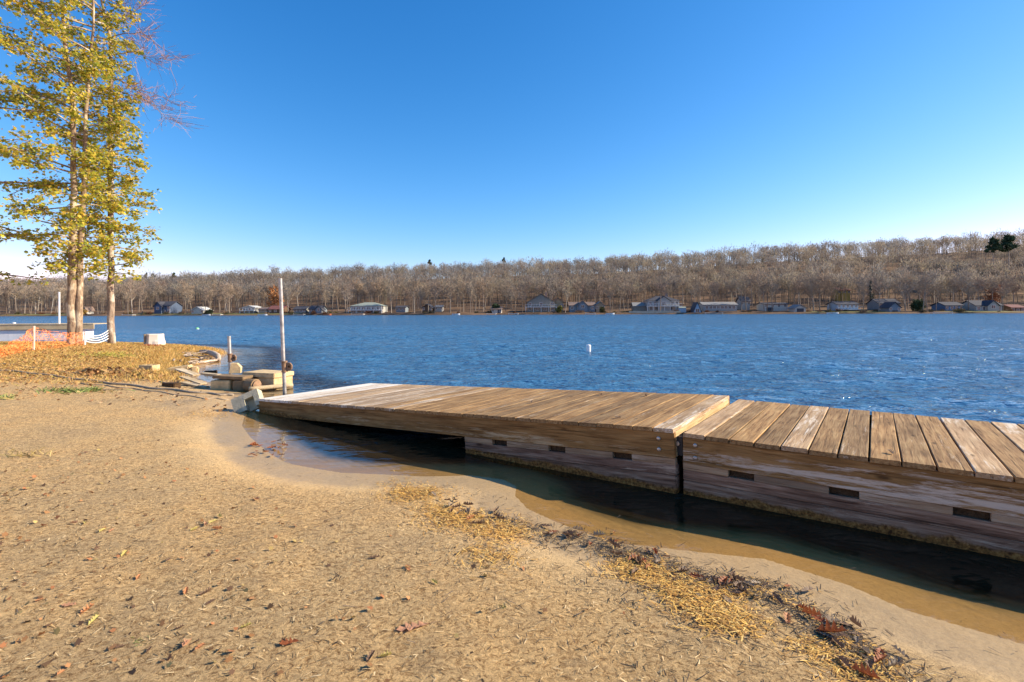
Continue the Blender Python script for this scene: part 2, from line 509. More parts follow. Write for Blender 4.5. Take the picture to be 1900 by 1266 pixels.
class MB:
    """collects solids; build() links them as one mesh"""
    def __init__(self):
        self.v = []; self.f = []
    def add(self, verts, faces):
        b = len(self.v)
        self.v += [tuple(x) for x in verts]
        self.f += [tuple(i + b for i in q) for q in faces]
        return self
    def box(self, x0, x1, y0, y1, z0, z1):
        return self.add([(x0, y0, z0), (x1, y0, z0), (x1, y1, z0), (x0, y1, z0), (x0, y0, z1), (x1, y0, z1), (x1, y1, z1), (x0, y1, z1)],
                        [(0, 3, 2, 1), (4, 5, 6, 7), (0, 1, 5, 4), (1, 2, 6, 5), (2, 3, 7, 6), (3, 0, 4, 7)])
    def tube(self, pts, rads, n=8, cap=True):
        pts = [Vector(p) for p in pts]
        if isinstance(rads, (int, float)): rads = [rads] * len(pts)
        base = len(self.v)
        up = Vector((0, 0, 1))
        prev = None
        for i, p in enumerate(pts):
            d = (pts[min(i + 1, len(pts) - 1)] - pts[max(i - 1, 0)]).normalized()
            if prev is None:
                a = d.cross(up if abs(d.z) < .9 else Vector((1, 0, 0))).normalized()
            else:
                a = (prev - d * prev.dot(d)).normalized()
            prev = a
            b = d.cross(a)
            for k in range(n):
                t = 2 * math.pi * k / n
                q = p + (a * math.cos(t) + b * math.sin(t)) * rads[i]
                self.v.append(tuple(q))
        for i in range(len(pts) - 1):
            for k in range(n):
                k2 = (k + 1) % n
                self.f.append((base + i * n + k, base + i * n + k2, base + (i + 1) * n + k2, base + (i + 1) * n + k))
        if cap:
            self.f.append(tuple(base + k for k in reversed(range(n))))
            self.f.append(tuple(base + (len(pts) - 1) * n + k for k in range(n)))
        return self
    def prism(self, poly, y0, y1):
        """polygon in xz extruded along y"""
        n = len(poly)
        vs_ = [(x, y0, z) for x, z in poly] + [(x, y1, z) for x, z in poly]
        fs = [tuple(range(n)), tuple(reversed(range(n, 2 * n)))] + [(i, i + n, (i + 1) % n + n, (i + 1) % n) for i in range(n)]
        return self.add(vs_, fs)
    def build(self, name, mat, parent=None, bevel=0.0, smooth=False, jit=0.0, link=True, sub=0):
        bm = bmesh.new()
        vv = [bm.verts.new(q) for q in self.v]
        for q in self.f:
            try: bm.faces.new([vv[i] for i in q])
            except ValueError: pass
        bmesh.ops.recalc_face_normals(bm, faces=bm.faces)
        if sub:
            bmesh.ops.subdivide_edges(bm, edges=bm.edges[:], cuts=sub, use_grid_fill=True)
        if bevel > 0:
            bmesh.ops.bevel(bm, geom=bm.edges[:], offset=bevel, segments=2, affect='EDGES', clamp_overlap=True)
        if jit > 0:
            for q in bm.verts:
                n = mnoise.noise_vector(Vector(q.co) * 7.3 + Vector((len(self.v), 3, 1)))
                q.co += n * jit
        me = bpy.data.meshes.new(name)
        bm.to_mesh(me); bm.free()
        if smooth:
            me.polygons.foreach_set('use_smooth', np.ones(len(me.polygons), bool))
        me.materials.append(M[mat] if isinstance(mat, str) else mat)
        if not link: return me
        return obj(name, me, parent)

# ------------------------------------------------------------------ the near shore: plan of the waterline from measured points
WL = [(1900, 1195), (1819, 1171), (1686, 1133), (1572, 1084), (1420, 1037), (1253, 1019), (1160, 1009), (1105, 995), (1032, 968),
      (980, 944), (957, 920), (960, 903), (935, 890), (874, 882), (789, 884), (704, 880), (633, 877), (590, 870), (534, 860),
      (500, 840), (466, 812), (450, 790), (455, 770), (470, 752), (468, 735), (440, 726), (400, 714), (372, 702), (352, 692), (362, 684),
      (398, 674), (408, 664)]
shore = [(P(x, y, 0).x, P(x, y, 0).y) for x, y in WL]
shore = [(40, -24), (10, -3.2), (5, .4), (3.1, 1.85)] + shore + [(-10.1, 18.6), (-11.6, 20.8), (-14.5, 22.2), (-19, 23), (-24, 23.6), (-32, 24.5), (-90, 34)]
LAND = np.array(shore + [(-90, -60), (40, -60)])

def signed_dist(X, Y):
    """positive on land"""
    X = np.asarray(X, float); Y = np.asarray(Y, float)
    d2 = np.full(X.shape, 1e9); inside = np.zeros(X.shape, bool)
    n = len(LAND)
    for i in range(n):
        ax, ay = LAND[i]; bx, by = LAND[(i + 1) % n]
        ex, ey = bx - ax, by - ay
        t = np.clip(((X - ax) * ex + (Y - ay) * ey) / (ex * ex + ey * ey), 0, 1)
        if i < len(shore) - 1:
            d2 = np.minimum(d2, (X - ax - t * ex) ** 2 + (Y - ay - t * ey) ** 2)
        c = ((ay > Y) != (by > Y)) & (X < (bx - ax) * (Y - ay) / (by - ay + 1e-12) + ax)
        inside ^= c
    d = np.sqrt(d2)
    return np.where(inside, d, -d)

def grassy(X, Y, d):
    line = Y - (10.3 + .42 * (X + 8)) + 1.6 * fbm(X * .6, Y * .6)
    return sstep(-.6, .9, line) * sstep(-5.2, -6.6, X) * sstep(.1, .5, d)

def ground_z(X, Y, d=None):
    if d is None: d = signed_dist(X, Y)
    X = np.asarray(X, float); Y = np.asarray(Y, float)
    land = .035 * np.minimum(d, .6) + .30 * (1 - np.exp(-np.maximum(d - .35, 0) / 3.4))
    land = land + .17 * sstep(11, 15.5, Y) * sstep(-7.0, -12.0, X) * sstep(.2, 2.2, d)
    land = land + .10 * fbm(X * .35, Y * .35) * sstep(.5, 3, d) + .035 * fbm(X * 2.2 + 5, Y * 2.2, 3) * sstep(.3, 1.5, d)
    land = land + (.020 * fbm(X * 3.7 + 11, Y * 3.7, 3) + .010 * fbm(X * 9 + 2, Y * 9, 2)) * sstep(.5, 1.4, d) * sstep(14, 8, Y)
    bed = -.085 * np.abs(d) - .02 * np.maximum(np.abs(d) - 3, 0)
    bed = np.maximum(bed, -4)
    bed = bed + .012 * fbm(X * 3, Y * 3, 2) * sstep(0, .6, np.abs(d))
    return np.where(d > 0, land, bed)
def gz(x, y):
    return float(ground_z(np.array([x]), np.array([y]))[0])
def PG(px, py):
    """ground point seen at a pixel"""
    z = .2
    for _ in range(12):
        p = P(px, py, z); z = .5 * z + .5 * gz(p.x, p.y)
    p = P(px, py, z)
    return Vector((p.x, p.y, gz(p.x, p.y)))

def axis_pts(lo, hi, f0, f1, step, grow=1.12):
    a = list(np.arange(f0, f1, step))
    s = step; x = a[-1]
    while x < hi:
        s *= grow; x += s; a.append(min(x, hi))
    s = step; x = a[0]; b = []
    while x > lo:
        s *= grow; x -= s; b.append(max(x, lo))
    return np.array(b[::-1] + a)
def grid_mesh(name, xs, ys, zf, mat, attrs=(), smooth=True):
    X, Y = np.meshgrid(xs, ys)
    Z = zf(X, Y) if callable(zf) else np.full(X.shape, zf)
    nx, ny = len(xs), len(ys)
    v = np.stack([X, Y, Z], -1).reshape(-1, 3)
    i = np.arange(nx * ny).reshape(ny, nx)
    f = np.stack([i[:-1, :-1], i[:-1, 1:], i[1:, 1:], i[1:, :-1]], -1).reshape(-1, 4)
    o = mesh_np(name, v, f, mat, smooth=smooth)
    for an, arr in attrs:
        a = o.data.attributes.new(an, 'FLOAT', 'POINT')
        a.data.foreach_set('value', np.asarray(arr(X, Y), np.float32).ravel())
    return o

DAMP = [(PG(x, y), r) for x, y, r in ((445, 775, .55), (405, 760, .6), (370, 745, .6), (420, 735, .5), (470, 830, .35), (345, 730, .45), (560, 885, .25), (900, 905, .35), (860, 890, .3))]
def damp(X, Y):
    m = np.zeros(X.shape)
    for c, r in DAMP:
        m = np.maximum(m, np.exp(-((X - c.x) ** 2 + (Y - c.y) ** 2) / (2 * r * r)))
    return sstep(.3, .75, m + .5 * fbm(X * 2.6, Y * 2.6))
xs = axis_pts(-70, 38, -4.5, 4.0, .035, 1.07)
ys = axis_pts(-25, 75, 1.3, 8.0, .035, 1.07)
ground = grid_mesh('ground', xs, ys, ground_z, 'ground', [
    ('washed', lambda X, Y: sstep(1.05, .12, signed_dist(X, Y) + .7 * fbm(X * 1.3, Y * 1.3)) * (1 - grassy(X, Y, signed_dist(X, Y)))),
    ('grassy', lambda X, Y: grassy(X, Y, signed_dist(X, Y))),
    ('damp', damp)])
tag(ground, 'sandy beach running down into the lake', kind='structure')

wx = axis_pts(-700, 600, -24, 34, .20, 1.05)
wy = axis_pts(-25, 420, 2, 46, .14, 1.03)
wr = np.random.default_rng(19)
WAVES = []
for k in range(30):
    lam = wr.uniform(.5, 1.7); an = -1.75 + wr.normal() * .6
    WAVES.append((2 * math.pi / lam * math.cos(an), 2 * math.pi / lam * math.sin(an), wr.uniform(0, 6.28),   .0034 * lam ** .9))
def wave_z(X, Y):
    z = np.zeros(X.shape)
    for kx, ky, ph, am in WAVES:
        z += am * np.sin(kx * X + ky * Y + ph)
    gust = .75 + .5 * VN(X * .09 + 3, Y * .22)
    d = -signed_dist(X, Y)
    return z * gust * sstep(.9, 5.0, d) * sstep(75, 50, Y) * sstep(-40, -27, X) * sstep(52, 36, X)
water = grid_mesh('water', wx, wy, wave_z, 'water', [('deep', lambda X, Y: sstep(.15, 5.0, -signed_dist(X, Y)))])
tag(water, 'rippled blue lake water', kind='structure')

# ------------------------------------------------------------------ far shore and wooded hills
def shore_y(X):
    return 231 - .088 * np.asarray(X, float) + 3.0 * np.sin(np.asarray(X) * .03) + 1.5 * np.sin(np.asarray(X) * .11 + 1)
def crest(X, Y):
    a = np.asarray(X, float) / np.maximum(np.asarray(Y, float), 50)      # tangent of the bearing
    return np.interp(a, [-1.4, -1.0, -.78, -.57, -.32, -.05, .26, .47, .68, .9, 1.0, 1.4], [17, 18, 18, 21, 26, 29, 34, 39, 43, 47, 49, 52])
def hill_z(X, Y):
    d = Y - shore_y(X)
    z = -1.2 + 1.75 * sstep(-2.5, 1.2, d) + .055 * np.clip(d, 0, 40)
    z = z + crest(X, Y) * sstep(18, 235, d) + 1.5 * fbm(X * .05, Y * .05) * sstep(10, 60, d) + 5 * fbm(X * .012, Y * .012) * sstep(80, 200, d)
    return z
hx = np.arange(-760, 761, 5.0)
hd = np.concatenate([np.arange(-6, 6, 1.0), np.arange(6, 60, 3.0), np.arange(60, 420, 10.0), np.arange(420, 900, 60.0)])
X, D = np.meshgrid(hx, hd)
Yh = shore_y(X) + D
Zh = hill_z(X, Yh)
nx, ny = len(hx), len(hd)
ii = np.arange(nx * ny).reshape(ny, nx)
hills = mesh_np('hills', np.stack([X, Yh, Zh], -1).reshape(-1, 3), np.stack([ii[:-1, :-1], ii[:-1, 1:], ii[1:, 1:], ii[1:, :-1]], -1).reshape(-1, 4), 'hills', smooth=True)
la = hills.data.attributes.new('lawn', 'FLOAT', 'POINT')
lawn = sstep(.5, 2, D) * sstep(13, 7, D) * sstep(.46, .6, VN(X * .035 + 40, X * 0 + 3.3))
la.data.foreach_set('value', lawn.astype(np.float32).ravel())
tag(hills, 'brown leaf covered hills beyond the lake', kind='structure')

# ------------------------------------------------------------------ bare trees of the far shore
def ribbons(starts, ends, w0, w1, rng):
    """flat tapering blades from starts to ends"""
    d = ends - starts
    r = rng.normal(size=d.shape)
    s = np.cross(d, r); s /= np.linalg.norm(s, axis=1, keepdims=True) + 1e-9
    n = len(starts)
    v = np.empty((n, 4, 3))
    v[:, 0] = starts - s * w0 / 2; v[:, 1] = starts + s * w0 / 2
    v[:, 2] = ends + s * w1 / 2; v[:, 3] = ends - s * w1 / 2
    f = np.arange(n * 4).reshape(n, 4)
    return v.reshape(-1, 3), f

def bare_skeleton(rng, H, spread):
    """limbs: list of (start, end, r0, r1); twig starts/ends"""
    fork = H * rng.uniform(.32, .5)
    lean = rng.normal(size=2) * .02 * H
    top = np.array([lean[0] * 2, lean[1] * 2, H * .9])
    segs = [(np.zeros(3), np.array([lean[0], lean[1], fork]), .021 * H * .62, .016 * H * .55), (np.array([lean[0], lean[1], fork]), top, .016 * H * .55, .02)]
    ts, te = [], []
    nl = rng.integers(7, 11)
    for i in range(nl):
        a = i * 2.4 + rng.uniform(0, .8)
        zz = rng.uniform(fork * .85, H * .75)
        b = np.array([lean[0] * 1.2, lean[1] * 1.2, zz])
        L = spread * rng.uniform(.6, 1.0) * (1.15 - .45 * zz / H)
        m = b + np.array([math.cos(a) * L * .5, math.sin(a) * L * .5, L * rng.uniform(.35, .6)])
        e = m + np.array([math.cos(a + .3) * L * .45, math.sin(a + .3) * L * .45, L * rng.uniform(.25, .6)])
        e[2] = min(e[2], H * .97)
        segs += [(b, m, .005 * H, .0035 * H), (m, e, .0035 * H, .02)]
        for k in range(10):
            u = rng.uniform(.2, 1); p = b + (m - b) * u if k < 4 else m + (e - m) * u
            q = p + np.array([rng.normal() * .55, rng.normal() * .55, abs(rng.normal()) * .6 + .15]) * spread * .33
            ts.append(p); te.append(q)
    for k in range(12):
        u = rng.uniform(.2, 1); p = segs[1][0] + (top - segs[1][0]) * u
        ts.append(p); te.append(p + np.array([rng.normal() * .5, rng.normal() * .5, abs(rng.normal()) * .6 + .2]) * spread * .35)
    return segs, np.array(ts), np.array(te)

def make_bare_proto(seed, H=15.0, spread=4.4, fine=520, wf=1.0):
    rng = np.random.default_rng(seed)
    segs, ts, te = bare_skeleton(rng, H, spread)
    mb = MB()
    for s, e, r0, r1 in segs:
        mb.tube([s, e], [r0, max(r1, .02)], 5, cap=False)
    tr = mb.build('trunk', 'far_trunk', link=False, smooth=True)
    a = tr.attributes.new('Col', 'FLOAT_COLOR', 'POINT')
    a.data.foreach_set('color', np.ones(len(tr.vertices) * 4, np.float32))
    v1, f1 = ribbons(ts, te, .09 * wf, .05 * wf, rng)
    # fine twigs sprouting from the branchlets
    idx = rng.integers(0, len(ts), fine)
    u = rng.uniform(.2, 1, (fine, 1))
    p = ts[idx] + (te[idx] - ts[idx]) * u
    q = p + np.stack([rng.normal(size=fine) * .75, rng.normal(size=fine) * .75, np.abs(rng.normal(size=fine)) * .7 + .1], -1)
    v2, f2 = ribbons(p, q, .055 * wf, .03 * wf, rng)
    v = np.concatenate([v1, v2]); f = np.concatenate([f1, f2 + len(v1)])
    c = np.repeat(rng.uniform(.75, 1.25, len(f))[:, None], 4, 0).reshape(-1, 1) * np.ones((1, 3))
    cr = mesh_np('crown', v, f, 'far_crown', col=c, link=False)
    return tr, cr

# ------------------------------------------------------------------ houses along the far shore
_hm = {}
def hm(nm, c, rough=.7, spec=.4):
    if nm not in _hm:
        _hm[nm] = simple(nm, c, rough, .12, 1.2, bump=.1, spec=spec)
    return _hm[nm]
WALLC = {
    'navy': (.085, .13, .24), 'white': (.66, .66, .64), 'grey': (.33, .33, .31), 'bluegrey': (.24, .30, .38), 'lightblue': (.40, .56, .76),
    'tan': (.46, .38, .27), 'brown': (.16, .10, .065), 'red': (.24, .07, .05), 'blue': (.12, .24, .46), 'yellow': (.62, .47, .14), 'palegrey': (.50, .51, .52), 'green': (.16, .22, .14)}
ROOFC = {'dark': (.055, .055, .065), 'greyroof': (.25, .24, .22), 'brownroof': (.21, .145, .11), 'redroof': (.20, .075, .06), 'greenroof': (.28, .31, .25), 'whiteroof': (.55, .54, .50)}
GLASS = hm('dark_window_glass', (.035, .045, .06), .12, .6)
TRIM = hm('white_trim', (.80, .77, .70), .6)
HOUSES = []

def shore_at(px):
    Y = 230.0
    for _ in range(6):
        X = PD(px, 580, Y).x; Y = float(shore_y(X))
    return Y

def add_window(h, x, z, w, hh, y=0.0):
    """frame as part, pane as sub-part, on the front wall"""
    m = MB()
    t = .09
    m.box(x - w / 2 - t, x + w / 2 + t, y - .08, y - .004, z + hh, z + hh + t)
    m.box(x - w / 2 - t, x + w / 2 + t, y - .10, y - .004, z - t, z)
    m.box(x - w / 2 - t, x - w / 2, y - .08, y - .004, z, z + hh)
    m.box(x + w / 2, x + w / 2 + t, y - .08, y - .004, z, z + hh)
    m.box(x - .03, x + .03, y - .07, y - .004, z, z + hh)
    f = m.build('window', TRIM, h)
    MB().box(x - w / 2, x + w / 2, y - .03, y - .006, z, z + hh).build('pane', GLASS, f)
    return f

def house(name, label, px0, px1, yb, ye, yt, off, roof, wall, roofc, depth=8.0, wins=(), rz=None, cat='house', over=.5, chimney=False,
          balcony=None, side_gable=None, posts=0, door=None, found=2.0):
    pc = (px0 + px1) / 2
    Y = shore_at(pc) + off
    W = (px1 - px0) * Y / F
    base = PD(pc, yb, Y)
    he = (yb - ye) * Y / F; ht = (yb - yt) * Y / F
    h = empty(name, base, R(-3) if rz is None else R(rz))
    tag(h, label, cat, 'cottages along the far shore')
    HOUSES.append((px0 - 3, px1 + 3, Y))
    wm = hm('siding_' + wall, (WALLC[wall][0] * .74, WALLC[wall][1] * .70, WALLC[wall][2] * .62)); rm = hm('shingles_' + roofc, ROOFC[roofc], .85)
    a = W / 2
    if roof == 'aframe':
        MB().prism([(-a * .93, 0), (a * .93, 0), (0, ht * .96)], .25, depth).build('wall', wm, h)
        r = MB()
        k = .22
        r.add([(-a, 0, -.3), (-a - k, 0, -.3), (0, 0, ht + k * 1.2), (0, 0, ht), (-a, depth + .4, -.3), (-a - k, depth + .4, -.3), (0, depth + .4, ht + k * 1.2), (0, depth + .4, ht)],
              [(0, 1, 2, 3), (4, 7, 6, 5), (0, 4, 5, 1), (1, 5, 6, 2), (2, 6, 7, 3), (3, 7, 4, 0)])
        r.add([(a, 0, -.3), (a + k, 0, -.3), (0.004, 0, ht + k * 1.2), (0.004, 0, ht), (a, depth + .4, -.3), (a + k, depth + .4, -.3), (0.004, depth + .4, ht + k * 1.2), (0.004, depth + .4, ht)],
              [(0, 3, 2, 1), (4, 5, 6, 7), (0, 1, 5, 4), (1, 2, 6, 5), (2, 3, 7, 6), (3, 0, 4, 7)])
        r.build('roof', rm, h)
    else:
        MB().box(-a, a, 0, depth, -found, he).build('wall', wm, h)
        th = .22
        if roof == 'gable_front':
            MB().prism([(-a, he), (a, he), (0, ht - .15)], 0.0, depth).build('gable', wm, h)
            r = MB(); sl = (ht - he) / a
            e0 = he - over * sl
            r.add([(-a - over, -over, e0), (0, -over, ht), (0, -over, ht + th), (-a - over, -over, e0 + th), (-a - over, depth + over, e0), (0, depth + over, ht), (0, depth + over, ht + th), (-a - over, depth + over, e0 + th)],
                  [(0, 1, 2, 3), (4, 7, 6, 5), (0, 4, 5, 1), (1, 5, 6, 2), (2, 6, 7, 3), (3, 7, 4, 0)])
            r.add([(a + over, -over, e0), (.004, -over, ht), (.004, -over, ht + th), (a + over, -over, e0 + th), (a + over, depth + over, e0), (.004, depth + over, ht), (.004, depth + over, ht + th), (a + over, depth + over, e0 + th)],
                  [(0, 3, 2, 1), (4, 5, 6, 7), (0, 1, 5, 4), (1, 2, 6, 5), (2, 3, 7, 6), (3, 0, 4, 7)])
        elif roof == 'hip':
            r = MB(); i = min(a * .7, depth * .5)
            o = over
            r.add([(-a - o, -o, he), (a + o, -o, he), (a + o, depth + o, he), (-a - o, depth + o, he), (-a + i, depth / 2, ht), (a - i, depth / 2, ht)],
                  [(0, 1, 5, 4), (1, 2, 5), (2, 3, 4, 5), (3, 0, 4), (0, 3, 2, 1)])
        else:
            MB().add([(-a, 0, he), (-a, depth, he), (-a, depth / 2, ht - .12), (-a + .2, 0, he), (-a + .2, depth, he), (-a + .2, depth / 2, ht - .12)],
                     [(0, 1, 2), (3, 5, 4), (0, 3, 4, 1), (1, 4, 5, 2), (2, 5, 3, 0)]).build('gable', wm, h)
            MB().add([(a - .2, 0, he), (a - .2, depth, he), (a - .2, depth / 2, ht - .12), (a, 0, he), (a, depth, he), (a, depth / 2, ht - .12)],
                     [(0, 1, 2), (3, 5, 4), (0, 3, 4, 1), (1, 4, 5, 2), (2, 5, 3, 0)]).build('gable', wm, h)
            r = MB(); o = over; sl = (ht - he) / (depth / 2); e0 = he - o * sl
            for s in (0, 1):
                ya = -o if s == 0 else depth + o
                yc = depth / 2 - .002 if s == 0 else depth / 2 + .002
                r.add([(-a - o, ya, e0), (a + o, ya, e0), (a + o, yc, ht), (-a - o, yc, ht), (-a - o, ya, e0 + th), (a + o, ya, e0 + th), (a + o, yc, ht + th), (-a - o, yc, ht + th)],
                      [(0, 3, 2, 1), (4, 5, 6, 7), (0, 1, 5, 4), (1, 2, 6, 5), (2, 3, 7, 6), (3, 0, 4, 7)])
        ro = r.build('roof', rm, h)
        if chimney:
            MB().box(a * .3, a * .3 + .9, depth * .5, depth * .5 + .9, he, ht + 1.3).build('chimney', hm('chimney_brick', (.30, .2, .16)), ro)
        if side_gable:
            gx, gw, gt, proj = side_gable       # centre (fraction), width m, top above base m, projection m
            g = MB().prism([(gx * a - gw / 2, -.6), (gx * a + gw / 2, -.6), (gx * a + gw / 2, he), (gx * a, gt), (gx * a - gw / 2, he)], -proj, -.01).build('front_gable', wm, h)
            rr = MB()
            c = gx * a; sl = (gt - he) / (gw / 2); q = .45
            for s in (-1, 1):
                x0 = c + s * (gw / 2 + q); z0 = he - q * sl
                rr.add([(x0, -proj - q, z0), (c + s * .003, -proj - q, gt), (c + s * .003, -proj - q, gt + th), (x0, -proj - q, z0 + th), (x0, depth * .45, z0), (c + s * .003, depth * .45, gt), (c + s * .003, depth * .45, gt + th), (x0, depth * .45, z0 + th)],
                       [(0, 1, 2, 3), (4, 7, 6, 5), (0, 4, 5, 1), (1, 5, 6, 2), (2, 6, 7, 3), (3, 7, 4, 0)])
            rr.build('gable_roof', rm, g)
            add_window(h, c, he * .55, min(1.6, gw * .35), 1.3, -proj)
    for (fx, fz, w, hh) in wins:
        add_window(h, fx * a, fz * he, w, hh, .25 if roof == 'aframe' else 0.0)
    if door:
        fx, w, hh = door
        MB().box(fx * a - w / 2, fx * a + w / 2, -.06 + (.25 if roof == 'aframe' else 0), -.005 + (.25 if roof == 'aframe' else 0), 0, hh).build('door', hm('dark_door', (.05, .055, .07)), h)
    if balcony:
        z, proj = balcony
        b = MB().box(-a - .8, a + .8, -proj, -.01, z * he - .25, z * he).build('balcony', TRIM, h)
        rl = MB()
        n = int(W / 1.1)
        for k in range(n + 1):
            x = -a - .7 + (W + 1.4) * k / n
            rl.box(x - .04, x + .04, -proj + .02, -proj + .1, z * he + .002, z * he + 1.0)
        rl.box(-a - .78, a + .78, -proj, -proj + .12, z * he + 1.002, z * he + 1.1)
        rl.build('railing', TRIM, b)
        for k in range(posts):
            x = -a - .6 + (W + 1.2) * k / max(posts - 1, 1)
            MB().box(x - .1, x + .1, -proj + .1, -proj + .3, -found, z * he - .252).build('post', TRIM, h)
    return h

def row(n, z, w, hh, lo=-.8, hi=.8):
    return [(lo + (hi - lo) * (k / (n - 1) if n > 1 else .5), z, w, hh) for k in range(n)]

house('lake_house', 'dark navy house with twin gables on the left far shore', 288, 316, 583, 568, 560, 7, 'gable_side', 'navy', 'dark', 9, row(3, .55, 1.2, 1.5) + row(4, .12, 1.1, 1.4), side_gable=(-.45, 3.6, 6.0, 1.2))
house('cottage', 'small bright white cottage right of the navy house', 355, 377, 583, 576, 570, 6, 'gable_front', 'white', 'whiteroof', 7, row(2, .4, 1.0, 1.0))
house('lake_shed', 'little white shed seen between the two lakeside tree trunks', 154, 161, 584, 575, 570, 6, 'gable_front', 'white', 'brownroof', 4, row(1, .4, .8, .9), cat='shed')
house('cottage', 'pale cottage with raised white porch left of the tall steel pole', 451, 473, 577, 571, 568, 10, 'gable_front', 'palegrey', 'whiteroof', 7, row(3, .3, 1.1, 1.1), balcony=(.12, 2), posts=4)
house('cottage', 'low tan cottage just left of the dark red roofed one', 480, 496, 580, 575, 571, 7, 'gable_side', 'tan', 'brownroof', 6, row(3, .3, .9, .9))
house('cottage', 'dark red roofed brown cottage behind the tall steel pole', 498, 524, 581, 574, 568, 7, 'gable_side', 'brown', 'redroof', 8, row(3, .3, 1.0, 1.1))
house('cottage', 'grey cottage with white window row just right of the steel pole', 545, 567, 581, 574, 569, 8, 'gable_side', 'grey', 'dark', 7, row(4, .3, 1.0, 1.2))
house('cottage', 'blue grey cottage with pale front gable left of the hip roofed house', 573, 596, 581, 574, 568, 7, 'gable_side', 'bluegrey', 'dark', 7, row(3, .3, 1.0, 1.2), side_gable=(.7, 3.0, 3.4, .9))
house('lake_house', 'two storey blue and white house under a pale green hip roof', 650, 708, 582, 568, 561, 8, 'hip', 'palegrey', 'greenroof', 10, row(6, .56, 1.3, 1.3) + row(5, .1, 1.4, 1.5), balcony=(.48, 1.6), posts=5)
house('cottage', 'small blue grey cottage in the trees right of hip roofed house', 735, 752, 578, 571, 568, 12, 'gable_side', 'bluegrey', 'dark', 6, row(3, .35, 1.0, 1.0))
house('cottage', 'dark brown cottage half hidden among bare trunks', 784, 801, 578, 571, 565, 14, 'gable_front', 'brown', 'dark', 7, row(2, .4, 1.0, 1.0))
house('lake_shed', 'white cabin deep among the tree trunks left of boathouse', 808, 820, 576, 570, 567, 18, 'gable_side', 'white', 'greyroof', 5, row(2, .35, .8, .9), cat='shed')
house('boathouse', 'small white and brown boathouse at the water beside dark shrubs', 913, 930, 582, 574, 570, 3, 'gable_side', 'white', 'brownroof', 5, row(2, .4, .9, 1.0), cat='boathouse', door=(.5, 1.2, 2))
house('lake_house', 'large grey chalet with steep brown gables on the far shore', 978, 1030, 578, 561, 546, 10, 'gable_front', 'grey', 'brownroof', 13, row(4, .12, 1.4, 1.6) + row(3, .62, 1.4, 1.4), chimney=True, balcony=(.5, 1.8), posts=5)
house('lake_house', 'pale wing with steep lit gable at right of grey chalet', 1026, 1045, 578, 561, 553, 14, 'gable_front', 'tan', 'brownroof', 9, row(2, .5, 1.1, 1.3))
house('cottage', 'grey cottage with rounded central gable right of the chalet', 1057, 1104, 577, 567, 561, 9, 'gable_side', 'bluegrey', 'brownroof', 9, row(4, .3, 1.2, 1.2), side_gable=(.02, 4.4, 4.6, 1.0))
house('cottage', 'tan gabled cottage tight beside the grey central gable cottage', 1106, 1121, 577, 567, 560, 9, 'gable_front', 'tan', 'greyroof', 7, row(2, .4, 1.0, 1.1))
house('lake_shed', 'low grey open sided shed left of big white house', 1176, 1199, 576, 568, 562, 12, 'gable_side', 'grey', 'greyroof', 6, [], cat='shed')
house('lake_house', 'big white two storey house with black hip roof and balcony', 1203, 1260, 577, 558, 549, 9, 'hip', 'palegrey', 'dark', 11, row(7, .6, 1.1, 1.5, -.85, .85) + row(6, .08, 1.2, 1.7), chimney=True, balcony=(.48, 2.0), posts=7, side_gable=(-.02, 5.5, 6.6, 1.0))
house('lake_shed', 'light blue flat box shed beside the tan retaining wall', 1261, 1273, 581, 572, 570, 3, 'gable_side', 'lightblue', 'greenroof', 3, [], cat='shed', over=.15)
house('boathouse', 'blue and white A-frame boathouse at the water', 1285, 1304, 583, 575, 562, 2.5, 'aframe', 'lightblue', 'dark', 6, [(0, .5, 1.6, 1.4)], cat='boathouse', door=(0, 1.5, 1.0))
house('cottage', 'long low white house with grey roof right of A-frame', 1306, 1367, 576, 566, 561, 12, 'gable_side', 'palegrey', 'greyroof', 9, row(8, .3, 1.2, 1.3))
house('cottage', 'narrow tall grey cabin on stilts uphill right of long low house', 1376, 1391, 572, 559, 551, 20, 'gable_side', 'palegrey', 'dark', 6, row(2, .5, 1.0, 1.2), found=5)
house('cottage', 'white cottage with dark open ground floor and lawn', 1418, 1461, 577, 565, 562, 12, 'gable_side', 'white', 'dark', 8, row(4, .62, 1.0, 1.0), door=(-.5, 3.0, 1.6))
house('boathouse', 'white gabled garage boathouse with wide dark door', 1475, 1495, 581, 572, 566, 4, 'gable_front', 'white', 'greyroof', 6, [], cat='boathouse', door=(0, 2.9, 2.0))
house('cottage', 'yellow house lit high in the trees on the hillside', 1556, 1577, 546, 539, 534, 52, 'gable_side', 'yellow', 'redroof', 7, row(3, .35, 1.0, 1.0), found=6)
house('cottage', 'light blue cottage with dark roof above a red brown deck', 1554, 1592, 574, 565, 560, 10, 'gable_side', 'lightblue', 'dark', 8, row(5, .35, .9, 1.1), balcony=(-.02, 2.5))
house('cottage', 'dark blue grey house behind bare trunks on the right', 1631, 1668, 576, 563, 555, 14, 'gable_side', 'bluegrey', 'dark', 8, row(4, .55, 1.1, 1.2) + row(3, .12, 1.1, 1.2))
house('boathouse', 'dark boathouse with pale lower front at the water', 1651, 1670, 582, 570, 561, 3, 'gable_front', 'bluegrey', 'dark', 6, row(2, .55, .9, 1.0), cat='boathouse', door=(0, 2.2, 1.3))
house('cottage', 'deep blue cottage left of the grey white house', 1755, 1786, 578, 567, 561, 9, 'gable_side', 'blue', 'dark', 8, row(4, .35, 1.1, 1.3))
house('cottage', 'grey white house with lit front gable near the right edge', 1812, 1858, 579, 567, 558, 8, 'gable_side', 'palegrey', 'dark', 9, row(5, .3, 1.1, 1.4), side_gable=(.15, 4.5, 4.8, 1.2))
